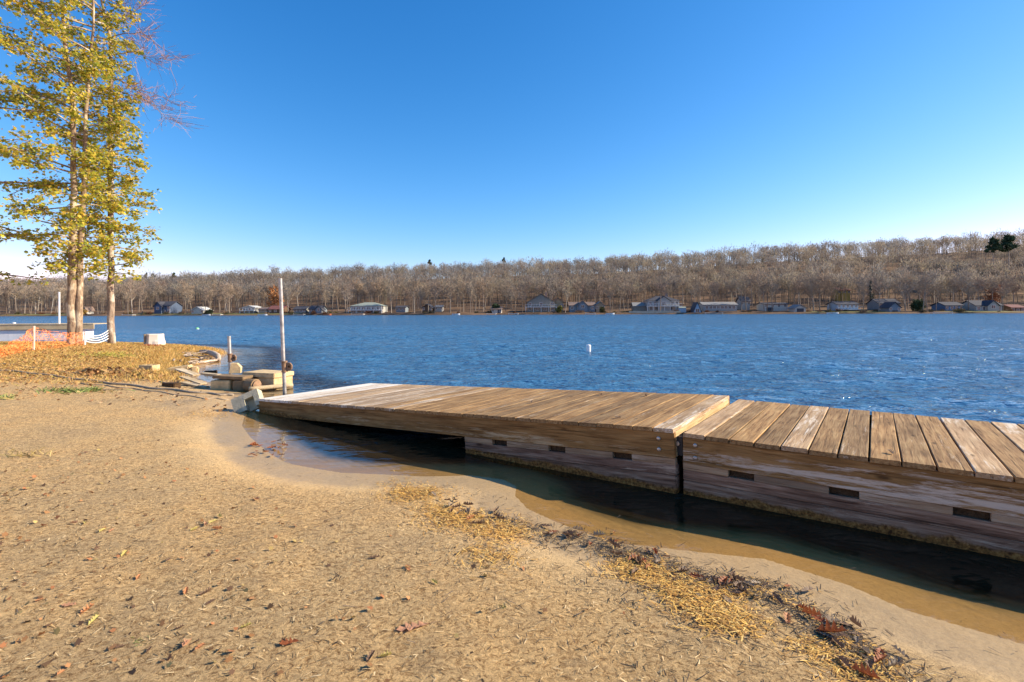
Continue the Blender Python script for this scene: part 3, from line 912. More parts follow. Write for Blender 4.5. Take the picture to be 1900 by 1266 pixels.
house('cottage', 'brown cabin at the far right edge of the shore', 1878, 1900, 580, 571, 566, 9, 'gable_side', 'brown', 'redroof', 7, row(3, .35, 1.0, 1.1))

# retaining wall and small jetties of the far shore
def shore_box(name, label, cat, px0, px1, yt, yb, off, depth, mat, group=None):
    pc = (px0 + px1) / 2
    Y = shore_at(pc) + off
    c = PD(pc, yb, Y); W = (px1 - px0) * Y / F; H = (yb - yt) * Y / F
    e = empty(name, c, R(-5))
    tag(e, label, cat, group)
    return e, W, H
def stone_wall(px0, px1, yt, yb, label):
    e, W, H = shore_box('retaining_wall', label, 'wall', px0, px1, yt, yb, .5, 1, None)
    n = int(W / 1.6)
    for k in range(n):
        hh = H * random.uniform(.93, 1.05)
        x0 = -W / 2 + W * k / n
        MB().box(x0, x0 + W / n - .04, random.uniform(-.06, .06), 1.0, -.8, hh).build('stone_panel', hm('tan_wall_stone', (.52, .42, .30), .9), e)
stone_wall(1168, 1262, 577, 583, 'long tan retaining wall below the big white house')
def jetty(px0, px1, label, ext=5.0, mat='white_trim'):
    pc = (px0 + px1) / 2
    Y = shore_at(pc) - 2.0
    c = PD(pc, 583, Y); c.z = 0
    W = (px1 - px0) * Y / F
    e = empty('jetty', c, R(-5)); tag(e, label, 'jetty', 'small jetties on the far shore')
    mm = hm('jetty_boards', (.58, .54, .48), .8)
    MB().box(-W / 2, W / 2, -1.0, 1.0, .38, .55).build('deck', mm, e)
    n = max(2, int(W / 3))
    for k in range(n):
        x = -W / 2 + .2 + (W - .4) * k / (n - 1)
        MB().tube([(x, -.85, -1.0), (x, -.85, .8)], .07, 6).build('post', mm, e)
jetty(228, 250, 'low pale jetty under the slope left of the navy house')
jetty(395, 412, 'low pale jetty left of the pale porch cottage')
jetty(545, 566, 'pale jetty in front of the grey cottage right of the pole')
jetty(652, 676, 'jetty in front of the hip roofed blue and white house')
jetty(903, 921, 'pale jetty by the small boathouse and dark shrubs')
jetty(943, 962, 'jetty left of the big grey chalet')
jetty(1086, 1105, 'jetty in front of the grey central gable cottage')
jetty(1308, 1340, 'long pale jetty right of the A-frame')
jetty(1730, 1764, 'red brown jetty beside the deep blue cottage')
def rowboat(px, label, L=4.2, col=(.68, .68, .66)):
    Y = shore_at(px) - 3.2
    c = PD(px, 583, Y); c.z = 0
    e = empty('moored_boat', c, R(random.uniform(-12, 8))); tag(e, label, 'boat', 'boats moored on the far shore')
    mm = hm('boat_hull_%02d' % int(col[0] * 100), col, .4)
    v = []; n = 9
    for i in range(n):
        t = i / (n - 1); x = -L / 2 + L * t; w = .75 * math.sin(math.pi * min(.5, .18 + t * .6)) * (1 - max(0, t - .6) ** 2 * 6); w = max(w, .03); zt = .55 + .3 * max(0, t - .5)
        v += [(x, -w, zt), (x, -w * .6, -.12), (x, w * .6, -.12), (x, w, zt)]
    f = []
    for i in range(n - 1):
        for k in range(3):
            f.append((i * 4 + k, i * 4 + k + 1, i * 4 + k + 5, i * 4 + k + 4))
    f += [(0, 3, 2, 1), ((n - 1) * 4, (n - 1) * 4 + 1, (n - 1) * 4 + 2, (n - 1) * 4 + 3)]
    MB().add(v, f).build('hull', mm, e)
    MB().box(-.6, -.35, -.7, .7, .35, .40).build('seat', hm('boat_seat', (.4, .3, .2)), e)
    MB().box(.5, .72, -.62, .62, .37, .42).build('seat', hm('boat_seat', (.4, .3, .2)), e)
rowboat(383, 'white boat moored right of the small white cottage')
rowboat(487, 'white boat moored left of the tall steel pole', 4.5)
rowboat(607, 'orange and red boat by the shore left of hip roofed house', 3.8, (.5, .15, .06))
rowboat(846, 'small white boat under the bare slope in mid shore', 3.6)
rowboat(1132, 'white boat pulled in right of the tan gabled cottage', 3.8)
rowboat(1545, 'white boat left of the light blue cottage', 4.4)

# ------------------------------------------------------------------ individual bare trees near the far waterline
protos = [make_bare_proto(100 + i, 15.0, RNG.uniform(3.6, 4.8), 560, 1.0) for i in range(8)]
count = 0; tries = 0; TREES = []
placed = []
while count < 262 and tries < 6000:
    tries += 1
    px = random.uniform(-10, 1910)
    off = 4 + 42 * random.random() ** 1.2
    Y = shore_at(px) + off
    block = False
    for (a, b, hy) in HOUSES:
        if a - 4 < px < b + 4 and Y < hy + 14 and Y > hy - 3: block = True
        if a < px < b and Y < hy and random.random() < .62: block = True
    if block: continue
    X = PD(px, 580, Y).x
    if any((X - q[0]) ** 2 + (Y - q[1]) ** 2 < 3.2 for q in placed): continue
    placed.append((X, Y))
    z = float(hill_z(np.array([X]), np.array([Y]))[0]) - .15
    e = empty('bare_tree', (X, Y, z), random.uniform(0, 6.28))
    s = random.uniform(.72, 1.22)
    e.scale = (s * random.uniform(.85, 1.1), s * random.uniform(.85, 1.1), s)
    TREES.append((px, e))
    tr, cr = protos[count % 8]
    obj('trunk', tr, e); obj('crown', cr, e)
    count += 1
LMK = [(302, 'the navy house'), (366, 'the small white cottage'), (462, 'the pale porch cottage'), (511, 'the red roofed cottage'), (584, 'the blue grey cottage'),
       (679, 'the green hip roofed house'), (743, 'the small blue grey cottage'), (814, 'the white cabin'), (921, 'the small boathouse'), (1004, 'the grey chalet'),
       (1080, 'the central gable cottage'), (1187, 'the open sided shed'), (1231, 'the big white house'), (1294, 'the A-frame boathouse'), (1336, 'the long low house'),
       (1440, 'the white cottage with lawn'), (1485, 'the garage boathouse'), (1573, 'the light blue cottage'), (1650, 'the dark blue grey house'), (1706, 'the evergreen bush'),
       (1770, 'the deep blue cottage'), (1835, 'the grey white house'), (1889, 'the brown cabin')]
ORD = 'first second third fourth fifth sixth seventh eighth ninth tenth eleventh twelfth thirteenth fourteenth fifteenth sixteenth seventeenth eighteenth nineteenth twentieth'.split()
def ordinal_labels(items, noun, cat, group):
    items.sort(key=lambda q: q[0])
    cnt = {}
    for px, e in items:
        left = [l for l in LMK if l[0] < px]
        k = left[-1][1] if left else 'edge'
        side = 'right of ' + k if left else 'in from the left edge of the far shore'
        cnt[k] = cnt.get(k, 0) + 1; n_ = cnt[k]
        w_ = ORD[n_ - 1] if n_ <= 20 else ('twenty ' + ORD[n_ - 21] if n_ <= 40 else 'forty ' + ORD[n_ - 41])
        tag(e, '%s %s %s' % (w_, noun, side), cat, group)
ordinal_labels(TREES, 'bare grey tree', 'tree', 'bare trees along the far shore')

# the wooded hillside behind them: one mass of bare trees
def forest():
    rng = np.random.default_rng(5)
    lows = []
    for i in range(8):
        r2 = np.random.default_rng(300 + i)
        H = 14.0; cz = H * r2.uniform(.60, .68); rx = r2.uniform(3.4, 4.8); rz = H - cz
        st = np.array([(0, 0, 0.)]); en = np.array([(r2.normal() * .3, r2.normal() * .3, cz + 1.0)])
        va, fa = ribbons(st, en, .34, .2, r2)
        va2, fa2 = ribbons(st, en, .34, .2, r2)
        # limbs fanning up from the fork
        nb = 9
        az = np.arange(nb) * 2.4 + r2.uniform(0, 1, nb)
        b0 = np.stack([np.zeros(nb), np.zeros(nb), r2.uniform(.38, .6, nb) * H], -1)
        b1 = np.stack([np.cos(az) * rx * .75, np.sin(az) * rx * .75, cz + rz * r2.uniform(0, .6, nb)], -1)
        vb, fb = ribbons(b0, b1, .15, .08, r2)
        # twigs filling an uneven dome: several sub-lobes
        n = 100
        lob = r2.normal(size=(6, 3)); lob /= np.linalg.norm(lob, axis=1, keepdims=True); lob[:, 2] = np.abs(lob[:, 2]) * .8
        q = r2.normal(size=(n, 3)); q /= np.linalg.norm(q, axis=1, keepdims=True)
        c_ = lob[r2.integers(0, 6, n)] * .55 + q * r2.uniform(.2, .5, (n, 1))
        c_[:, 2] = np.where(c_[:, 2] < -.5, -c_[:, 2], c_[:, 2])
        p = np.stack([c_[:, 0] * rx, c_[:, 1] * rx, cz + c_[:, 2] * rz], -1)
        d_ = c_ * .55 + r2.normal(size=(n, 3)) * .35 + np.array([0, 0, .3])
        vc, fc = ribbons(p - d_ * .6, p + d_ * .6, .21, .09, r2)
        V = []; Fc = []; C = []; o = 0
        for vv, ff, cc in ((va, fa, .95), (va2, fa2, .95), (vb, fb, .95), (vc, fc, 1.0)):
            V.append(vv); Fc.append(ff + o); o += len(vv)
            C.append(np.repeat(r2.uniform(.86, 1.14, len(ff)), 4) * cc)
        VV = np.concatenate(V)
        lows.append((VV, np.concatenate(Fc), np.concatenate(C)))
    N = 5900
    # even in bearing, denser where the crowns are seen side-on
    ta = rng.uniform(-1.12, 1.12, N)
    d = 44 + 330 * rng.random(N) ** 1.15
    Y0 = 231 / (1 + .088 * ta)
    Xs = ta * (Y0 + d); Ys = shore_y(Xs) + d
    Zs = hill_z(Xs, Ys) - .2
    pal = np.array([(.22, .18, .14), (.33, .275, .205), (.24, .205, .175), (.34, .29, .21), (.24, .215, .19), (.29, .225, .165), (.29, .265, .23)])
    V = []; Fc = []; C = []; o = 0
    patch = VN(Xs * .02 + 60, Ys * .02)
    for i in range(N):
        v, f, c = lows[i % 8]
        a = rng.uniform(0, 6.28); s = float(np.clip(rng.normal(.98, .17), .6, 1.4))
        ca, sa = math.cos(a) * s, math.sin(a) * s
        w = np.empty_like(v)
        w[:, 0] = v[:, 0] * ca - v[:, 1] * sa + Xs[i]; w[:, 1] = v[:, 0] * sa + v[:, 1] * ca + Ys[i]; w[:, 2] = v[:, 2] * s + Zs[i]
        V.append(w); Fc.append(f + o); o += len(v)
        k = int(np.clip(patch[i] * 7 + rng.normal() * 1.3, 0, 6))
        C.append(c[:, None] * (pal[k] * rng.uniform(.85, 1.15))[None])
    ob = mesh_np('far_woodland', np.concatenate(V), np.concatenate(Fc), 'wood_mass', col=np.concatenate(C))
    tag(ob, 'brown leafless woodland covering the hills across the lake', 'woodland', kind='stuff')
forest()

# evergreens and coloured trees that stand out
def pine(px, yb, yt, wpx, off, label, kindc=(.035, .065, .03), lumps=6, cat='tree', name='pine_tree', bushy=False, seed=1, zfix=False):
    rng = np.random.default_rng(seed)
    Y = shore_at(px) + off
    c = PD(px, yb, Y)
    Ht = (yb - yt) * Y / F; Wd = wpx * Y / F
    g = float(hill_z(np.array([c.x]), np.array([Y]))[0])
    base = min(g, c.z) if not zfix else g
    e = empty(name, (c.x, Y, base)); tag(e, label, cat)
    dz = c.z - base
    tot = dz + Ht
    tm = MB().tube([(0, 0, -.3), (.1, .05, tot * .5), (0, 0, tot * .95)], [.35 if not bushy else .1, .25 if not bushy else .08, .04], 6)
    tm.build('trunk', 'bark', e, smooth=True)
    n = 700
    ss, ee, cc = [], [], []
    for k in range(lumps):
        u = (k + .5) / lumps
        if bushy:
            ctr = np.array([rng.normal() * Wd * .2, rng.normal() * Wd * .2, dz + Ht * (.15 + .6 * u)]); rad = np.array([Wd * .34, Wd * .34, Ht * .26])
        else:
            sp = (1 - u * .6)
            a = rng.uniform(0, 6.28)
            ctr = np.array([math.cos(a) * Wd * .24 * sp, math.sin(a) * Wd * .24 * sp, dz + Ht * (.12 + .8 * u)]); rad = np.array([Wd * .32 * sp, Wd * .32 * sp, Ht * .11 + .3])
        m = n // lumps
        q = rng.normal(size=(m, 3)); q /= np.linalg.norm(q, axis=1, keepdims=True)
        p = ctr + q * rad * rng.uniform(.3, 1, (m, 1)) ** .5
        d = (q * .8 + rng.normal(size=(m, 3)) * .5 + np.array([0, 0, .35])) * (Wd * .10 + .15)
        ss.append(p - d * .5); ee.append(p + d * .5)
        cc.append(np.repeat(rng.uniform(.6, 1.5, m), 4))
    v, f = ribbons(np.concatenate(ss), np.concatenate(ee), Wd * .075 + .06, Wd * .03 + .03, rng)
    col = np.concatenate(cc)[:, None] * np.array(kindc)[None]
    mesh_np('crown', v, f, 'needles', e, col=col)
    return e
pine(1843, 470, 441, 27, 88, 'left of two tall dark pines above the woods at right', seed=1, lumps=7)
pine(1872, 468, 436, 31, 92, 'right of two tall dark pines above the woods at right', seed=2, lumps=7)
pine(797, 492, 482, 9, 200, 'lone dark round pine on the skyline left of centre', seed=3)
pine(934, 488, 478, 9, 200, 'lone spiky dark pine on the skyline above the boathouse', seed=4)
pine(271, 517, 507, 9, 200, 'dark pine on the left skyline, left of a close pair', seed=5)
pine(284, 517, 508, 10, 200, 'dark pine on the left skyline, right of a close pair', seed=6)
pine(323, 517, 506, 10, 200, 'single round dark pine on the skyline above the navy house', seed=7)
pine(1617, 578, 520, 13, 22, 'dark conifer beside the light blue cottage', (.03, .045, .03), 8, seed=8)
pine(1706, 578, 554, 26, 8, 'wide dark green evergreen bush by the water at right', (.05, .075, .03), 5, 'bush', 'evergreen_bush', True, 9)
pine(921, 582, 562, 20, 6, 'dark green shrub behind the small boathouse', (.045, .07, .03), 5, 'bush', 'evergreen_bush', True, 10)
pine(1037, 581, 567, 14, 4, 'rounded olive shrub before the grey chalet', (.17, .15, .035), 5, 'bush', 'olive_shrub', True, 11)
pine(388, 583, 574, 13, 4, 'dark green shrub right of the small white cottage', (.045, .06, .03), 5, 'bush', 'evergreen_bush', True, 12)
pine(152, 585, 571, 13, 5, 'yellow leaved shrub beside the little white shed', (.40, .26, .07), 5, 'bush', 'yellow_shrub', True, 13)
pine(510, 574, 527, 22, 24, 'orange leaved tree just left of the tall steel pole', (.42, .19, .07), 9, 'tree', 'orange_tree', True, 14)
pine(1846, 572, 528, 24, 26, 'rusty orange oak among bare trees near the right edge', (.32, .15, .07), 9, 'tree', 'orange_tree', True, 15)
pine(1118, 581, 568, 12, 4, 'dark olive shrub at the end of tan gabled cottage', (.09, .085, .03), 5, 'bush', 'olive_shrub', True, 16)
sh = []
for k in range(4):
    r2 = np.random.default_rng(600 + k)
    n = 240
    q = r2.normal(size=(n, 3)); q[:, 2] = np.abs(q[:, 2]); q /= np.linalg.norm(q, axis=1, keepdims=True)
    p = q * np.array([1.3, 1.0, 1.1]) * r2.uniform(.2, 1, (n, 1))
    d_ = q * .3 + r2.normal(size=(n, 3)) * .2
    v, f = ribbons(p - d_ * .5, p + d_ * .5, .10, .05, r2)
    base_c = [(.10, .085, .05), (.20, .13, .08), (.16, .075, .04), (.13, .11, .045)][k]
    sh.append(mesh_np('shrub', v, f, 'needles', col=np.repeat(r2.uniform(.6, 1.4, n), 4)[:, None] * np.array(base_c)[None], link=False))
shr = random.Random(12); SHRUBS = []
for k in range(110):
    px = shr.uniform(0, 1900)
    Y = shore_at(px) + shr.uniform(1.5, 9)
    if any(a_ + 1 < px < b_ - 1 and Y > hy - 1.5 for a_, b_, hy in HOUSES): continue
    X = PD(px, 580, Y).x
    o = obj('shrub', sh[k % 4], None, (X, Y, float(hill_z(np.array([X]), np.array([Y]))[0]) - .1), (0, 0, shr.uniform(0, 6)))
    sc_ = shr.uniform(.5, 1.5); o.scale = (sc_ * shr.uniform(.8, 1.6), sc_, sc_ * shr.uniform(.7, 1.2))
    SHRUBS.append((px, o))
ordinal_labels(SHRUBS, 'low dark bank shrub', 'shrub', 'low shrubs along the far bank')

# ------------------------------------------------------------------ the two wooden dock sections
DL, DW = 6.1, 2.1
def dock_frame(fl, fr, bl):
    x = (fr - fl).normalized()
    y = (bl - fl); y = (y - x * y.dot(x)).normalized()
    z = x.cross(y)
    m = Matrix((x, y, z)).transposed().to_4x4()
    m.translation = fl
    return m
FR1 = P(1242, 795, .53); FL1 = P(480, 740, .20)
BL1 = P(690, 707, .165)
FL2 = P(1267, 803, .50)
u2 = Vector((.819, -.574, 0)); v2 = Vector((.574, .819, -.012))
M1 = dock_frame(FL1, FR1, BL1)
M2 = dock_frame(FL2, FL2 + u2, FL2 + v2)
L1 = (FR1 - FL1).length + .035

def t_at(fl, fr, px):
    """distance along a dock's front edge where it crosses a picture column"""
    d = (fr - fl).normalized()
    k = (px - CX) / F
    return (k * fl.y - fl.x) / (d.x - k * d.y)

def plank_mesh(w, mat, seed):
    rng = random.Random(seed)
    m = MB()
    n = 6
    hw = w / 2
    # slightly cupped, uneven board along y
    vs_ = []; fs = []
    prof = [(-hw, -.034), (-hw, -.004), (-hw + .005, 0), (0, -.0012), (hw - .005, 0), (hw, -.004), (hw, -.034)]
    y0, y1 = -.010 + rng.uniform(-.004, .004), DW + .012 + rng.uniform(-.008, .008)
    for i in range(n + 1):
        y = y0 + (y1 - y0) * i / n
        ox = rng.uniform(-.001, .001); oz = rng.uniform(-.001, .001)
        vs_ += [(px + ox, y, pz + oz) for px, pz in prof]
    k = len(prof)
    for i in range(n):
        for j in range(k):
            fs.append((i * k + j, i * k + (j + 1) % k, (i + 1) * k + (j + 1) % k, (i + 1) * k + j))
    fs += [tuple(reversed(range(k))), tuple(n * k + j for j in range(k))]
    return m.add(vs_, fs).build('plank', mat, link=False)

def build_dock(mat4, L, label, notches, crib_from, planks, gap, mats, bolts, fascia_mat):
    d = empty('dock_section')
    d.matrix_world = mat4
    tag(d, label, 'dock')
    n = planks
    pitch = L / n
    rnd = random.Random(n)
    pm = {}
    for i in range(n):
        mt = mats(i)
        key = (mt, i % 4)
        if key not in pm: pm[key] = plank_mesh(pitch - gap, mt, i)
        o = obj('plank', pm[key], d, (pitch * (i + .5) + rnd.uniform(-.0012, .0012), rnd.uniform(-.003, .003), rnd.uniform(-.002, .002)), (0, rnd.uniform(-.006, .006), rnd.uniform(-.002, .002)))
    # fascia boards
    MB().box(0, L, 0, .044, -.245, -.0365).build('fascia_board', fascia_mat, d, bevel=.004, jit=.0015)
    MB().box(0, L, DW - .044, DW, -.245, -.0365).build('fascia_board', fascia_mat, d, bevel=.004)
    MB().box(.001, .042, .046, DW - .046, -.243, -.0368).build('end_board', 'fascia', d, bevel=.003)
    MB().box(L - .042, L - .001, .046, DW - .046, -.243, -.0368).build('end_board', 'end_wood', d, bevel=.003)
    # joists under the deck
    k = 9
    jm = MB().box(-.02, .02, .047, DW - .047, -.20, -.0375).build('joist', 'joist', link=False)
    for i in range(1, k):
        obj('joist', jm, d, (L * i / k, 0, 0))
    # crib below: strip pieces between the dark slots, cross timbers showing in the slots, lower beams
    x0 = crib_from
    edges = [x0] + [e for a, b in notches for e in (a, b)] + [L]
    for i in range(0, len(edges) - 1, 2):
        MB().box(edges[i], edges[i + 1], .004, .05, -.300, -.247).build('spacer_strip', 'beam_strip', d, bevel=.003)
        MB().box(edges[i], edges[i + 1], DW - .05, DW - .004, -.300, -.247).build('spacer_strip', 'beam_strip', d, bevel=.003)
    for a, b in notches:
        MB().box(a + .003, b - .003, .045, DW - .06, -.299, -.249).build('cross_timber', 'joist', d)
    # two courses of lower beam with a joint between
    MB().box(x0, L, .002, .09, -.385, -.302).build('lower_beam', 'beam', d, bevel=.006, jit=.002)
    MB().box(x0 + .004, L - .003, -.003, .092, -.80, -.388).build('lower_beam', 'beam', d, bevel=.006, jit=.003)
    MB().box(x0, L, DW - .09, DW - .002, -.385, -.302).build('lower_beam', 'beam', d, bevel=.006)
    MB().box(x0 + .004, L - .003, DW - .092, DW + .003, -.80, -.388).build('lower_beam', 'beam', d, bevel=.006)
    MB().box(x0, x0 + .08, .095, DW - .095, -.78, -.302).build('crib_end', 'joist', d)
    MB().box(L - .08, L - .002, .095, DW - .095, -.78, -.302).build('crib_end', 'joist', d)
    bm_ = MB().tube([(0, .0, 0), (0, -.010, 0), (0, -.014, 0)], [.017, .016, .008], 10).build('bolt', 'bolt', link=False)
    for bx_, bz_ in bolts:
        obj('bolt', bm_, d, (bx_, .001, bz_))
    return d

n1 = [(t_at(FL1, FR1, a), t_at(FL1, FR1, b)) for a, b in ((910, 937), (1014, 1045), (1133, 1168))]
n2 = [(t_at(FL2, FL2 + u2, a), t_at(FL2, FL2 + u2, b)) for a, b in ((1350, 1398), (1537, 1593), (1767, 1838))]
sp = n2[2][0] - n2[1][0]
while n2[-1][1] + sp < DL - .2:
    n2.append((n2[-1][0] + sp, n2[-1][1] + sp))
def mats1(i):
    r = random.Random(i * 7 + 1).random()
    if i < 5: return 'deck_white'
    if i < 12: return 'deck_faded'
    if i < 18: return 'deck_faded' if r < .45 else 'deck'
    return 'deck' if r < .9 else 'deck_faded'
def mats2(i):
    return 'deck' if random.Random(i * 5 + 2).random() < .8 else 'deck_faded'
build_dock(M1, L1, 'sloping left section of weathered wooden dock with white faded far end', n1, t_at(FL1, FR1, 859), 36, .006, mats1,
           [(L1 - .13, -.09), (L1 - .13, -.18)], M['fascia'])
dock2 = build_dock(M2, DL, 'level right section of weathered wooden dock with wide board gaps', n2, 0.0, 34, .010, mats2,
           [(.10, -.09), (.10, -.19)], M['fascia_peel'])
# black hinge bracket filling the joint
br = MB().box(-.085, -.012, .03, .055, -.20, -.045).box(-.085, -.062, .03, .30, -.20, -.04).build('hinge_bracket', hm('black_iron', (.03, .03, .032), .5), dock2, bevel=.004)
MB().tube([(-.05, .028, -.10), (-.05, .012, -.10)], .018, 10).build('bolt', 'bolt', br)
MB().box(-.11, -.012, .16, .30, -.75, -.21).build('joint_post', 'joist', dock2)

# ------------------------------------------------------------------ steel poles with clamps
def steel_pole(label, pb, top, r, clamp_px, name='steel_pole'):
    e = empty(name, pb); tag(e, label, 'pole', 'steel dock poles')
    d = top - pb
    m = MB().tube([Vector((0, 0, -.5)), d], r, 14).tube([d, d + d.normalized() * .012], [r * 1.06, r * 1.06], 14)
    m.build('pipe', 'steel', e, smooth=False)
    u = clamp_px
    c = d * u
    ax = d.normalized()
    cl = MB().tube([c - ax * .09, c + ax * .09], r * 1.45, 14).tube([c - ax * .10, c - ax * .085], r * 1.75, 14).tube([c + ax * .085, c + ax * .10], r * 1.75, 14).build('clamp', 'rust', e)
    # lug: a thick rounded ear with a bolt, standing out to the right
    poly = [(r * 1.2, -.075), (r * 1.2 + .06, -.085), (r * 1.2 + .10, -.05), (r * 1.2 + .105, .02), (r * 1.2 + .07, .07), (r * 1.2, .075)]
    lug = MB().prism([(x + c.x, z + c.z) for x, z in poly], -.022 + c.y, .022 + c.y).build('lug', 'rust', cl, bevel=.006, jit=.003)
    MB().tube([c + Vector((r * 1.2 + .06, -.021, .0)), c + Vector((r * 1.2 + .06, -.035, .0))], .022, 8).build('bolt', 'joist', lug)
    return e
pb = P(530, 730, 0.0)
steel_pole('tall steel pole with rusty clamp standing beyond the dock end', pb, PD(520, 518, pb.y), .033, .235)
pb = P(429, 697, -.05)
steel_pole('short steel pole with rusty clamp behind the concrete blocks', pb, PD(425, 625, pb.y), .038, .46)

# ------------------------------------------------------------------ concrete blocks, planks and logs by the water
def solid(name, label, cat, at, dims, rot, mat, bevel=.012, jit=.006, group=None, sink=.02):
    """rough cuboid thing; at = ground point under its centre"""
    w, d, h = dims
    me = MB().box(-w / 2, w / 2, -d / 2, d / 2, 0, h).build(name, mat, link=False, bevel=bevel, jit=jit)
    o = obj(name, me, None, at + Vector((0, 0, -sink)), tuple(R(a) for a in rot))
    return tag(o, label, cat, group)
def cinder(name, label, at, rot, mat, L=.40, W=.20, H=.20, t=.035, group='concrete blocks by the water'):
    m = MB()
    m.box(-L / 2, L / 2, -W / 2, -W / 2 + t, 0, H).box(-L / 2, L / 2, W / 2 - t, W / 2, 0, H)
    for x in (-L / 2, -t / 2, L / 2 - t):
        m.box(x, x + t, -W / 2 + t, W / 2 - t, .0008, H - .0008)
    me = m.build(name, mat, link=False, jit=.003)
    o = obj(name, me, None, at, tuple(R(a) for a in rot))
    return tag(o, label, 'concrete block', group)

# block leaning on the dock's near end, hole towards us
a = PG(448, 761)
cb = MB().box(-.20, .20, -.13, .13, 0, .055).box(-.20, -.02, -.13, .13, .0552, .17).box(-.02, .12, .04, .13, .0552, .17).box(.12, .20, -.13, .13, .0552, .17).build('concrete_block', 'concrete_grey', link=False, jit=.004)
tag(obj('concrete_block', cb, None, a + Vector((.14, .02, .09)), (R(66), R(-24), R(10))), 'grey notched concrete block tipped against the low end of the dock', 'concrete block', 'concrete blocks by the water')
# left pair under the grass bank
a = PG(272, 689) + Vector((0, 0, .015)); cinder('cinder_block', 'tan hollow block half buried under the grassy bank, leftmost of the blocks', a + Vector((0, .1, -.02)), (0, 0, -8), 'concrete', .36, .24, .15, .05)
a = PG(328, 692); solid('concrete_slab', 'thick tan concrete slab tilted beside the half buried block', 'concrete slab', a + Vector((.02, .1, .06)), (.52, .34, .11), (0, -7, 14), 'concrete', .03, .012, 'concrete blocks by the water')
a = PG(352, 692); solid('concrete_slab', 'tan stone holding up the right end of the tilted slab', 'concrete slab', a + Vector((.08, .06, 0)), (.16, .26, .17), (0, 6, 25), 'concrete', .03, .012, 'concrete blocks by the water')
# flat pale boards
a = PG(342, 700); solid('loose_plank', 'broad bleached board propped on the stones beside the water', 'plank', a + Vector((0, .12, .11)), (.62, .20, .03), (0, 11, -22), 'plank_pale', .004, .002, 'loose bleached boards')
a = PG(350, 712); solid('loose_plank', 'long pale board with dark cracks leaning across the low rubble', 'plank', a + Vector((.05, .06, .07)), (.72, .15, .03), (0, 9, -26), 'plank_pale', .004, .002, 'loose bleached boards')
a = PG(362, 718); solid('loose_plank', 'lowest pale board of the rubble, end resting on the sand', 'plank', a + Vector((0, 0, .04)), (.66, .13, .03), (0, 7, -20), 'plank_pale', .004, .002, 'loose bleached boards')
a = PG(392, 706); solid('loose_plank', 'bleached board lying toward the dark topped block', 'plank', a + Vector((-.08, .12, .12)), (.42, .15, .04), (0, 4, -10), 'plank_pale', .004, .002, 'loose bleached boards')
a = PG(320, 718); solid('dark_timber', 'short dark timber offcut at the left of the pale boards', 'timber', a + Vector((-.02, .0, 0)), (.30, .16, .10), (0, 0, -14), 'joist', .01, .006)
# blocks carrying a dark slab
a = PG(413, 724); solid('concrete_block', 'tan concrete block under the dark thin slab, left', 'concrete block', a + Vector((-.05, .16, 0)), (.40, .28, .20), (0, 0, -6), 'concrete', .015, .006, 'concrete blocks by the water')
a = PG(440, 726); solid('concrete_block', 'stained block under the dark thin slab, right', 'concrete block', a + Vector((.0, .2, 0)), (.26, .30, .21), (0, 0, 6), 'concrete_dark', .02, .008, 'concrete blocks by the water')
a = PG(418, 725); solid('thin_slab', 'thin dark slab lying on two concrete blocks', 'concrete slab', a + Vector((.02, .24, .225)), (.66, .34, .055), (0, 1, -8), 'concrete_dark', .012, .008)
a = PG(412, 722)
me = MB().prism([(-.11, 0), (.10, 0), (.11, .12), (.04, .20), (-.07, .21)], -.07, .07).build('standing_stone', 'concrete', link=False, bevel=.004, jit=.004)
tag(obj('standing_stone', me, None, a + Vector((.06, .38, .265)), (0, 0, R(16))), 'upright pale stone standing on the thin dark slab', 'stone')
# large precast step
a = PG(468, 726)
ps = empty('precast_step', a + Vector((.08, .50, -.08)), R(-22)); tag(ps, 'large tan precast concrete step at the edge of the water', 'concrete step')
MB().box(-.44, .42, -.26, .26, .31, .40).build('tread', 'concrete', ps, bevel=.012, jit=.004)
MB().box(-.02, .40, -.24, .24, 0, .308).build('base', 'concrete', ps, bevel=.01, jit=.004)
MB().box(-.42, -.30, -.24, .24, 0, .308).build('leg', 'concrete_dark', ps, bevel=.01, jit=.004)
a = PG(462, 727)
drum = empty('rusty_pipe', a + Vector((.05, .02, .12)), R(-20)); tag(drum, 'dark round pipe end lying before the large concrete step', 'pipe')
MB().tube([(-.10, 0, 0), (.10, 0, 0)], .125, 16).build('pipe_wall', 'concrete_dark', drum, bevel=0)
MB().tube([(.1005, 0, 0), (.13, 0, 0)], .10, 16).build('end_cap', 'rust', drum)
def log(name, label, p0, p1, r0, r1, mat='log', cat='log', n=8, wob=.03, group=None):
    rng = random.Random(label)
    pts = []
    k = 9
    L = (p1 - p0).length
    for i in range(k):
        t = i / (k - 1)
        pts.append((p1 - p0) * t + Vector((rng.uniform(-1, 1), rng.uniform(-1, 1), rng.uniform(-.5, .5))) * wob * L * (0 if i in (0,) else .4))
    me = MB().tube(pts, [(r0 + (r1 - r0) * i / (k - 1)) * rng.uniform(.9, 1.1) for i in range(k)], n).build(name, mat, link=False, smooth=True)
    o = obj(name, me, None, p0)
    return tag(o, label, cat, group)
log('wooden_rail', 'straight wooden pole lying in the water behind the tall steel pole', P(462, 722, .06), P(543, 715, .05), .042, .038, 'straw_wood', 'pole', wob=.004)
log('sunken_log', 'dark sunken log end in the shallows between blocks and branches', P(380, 692, .02), P(402, 691, .03), .05, .05, 'joist', wob=.01)

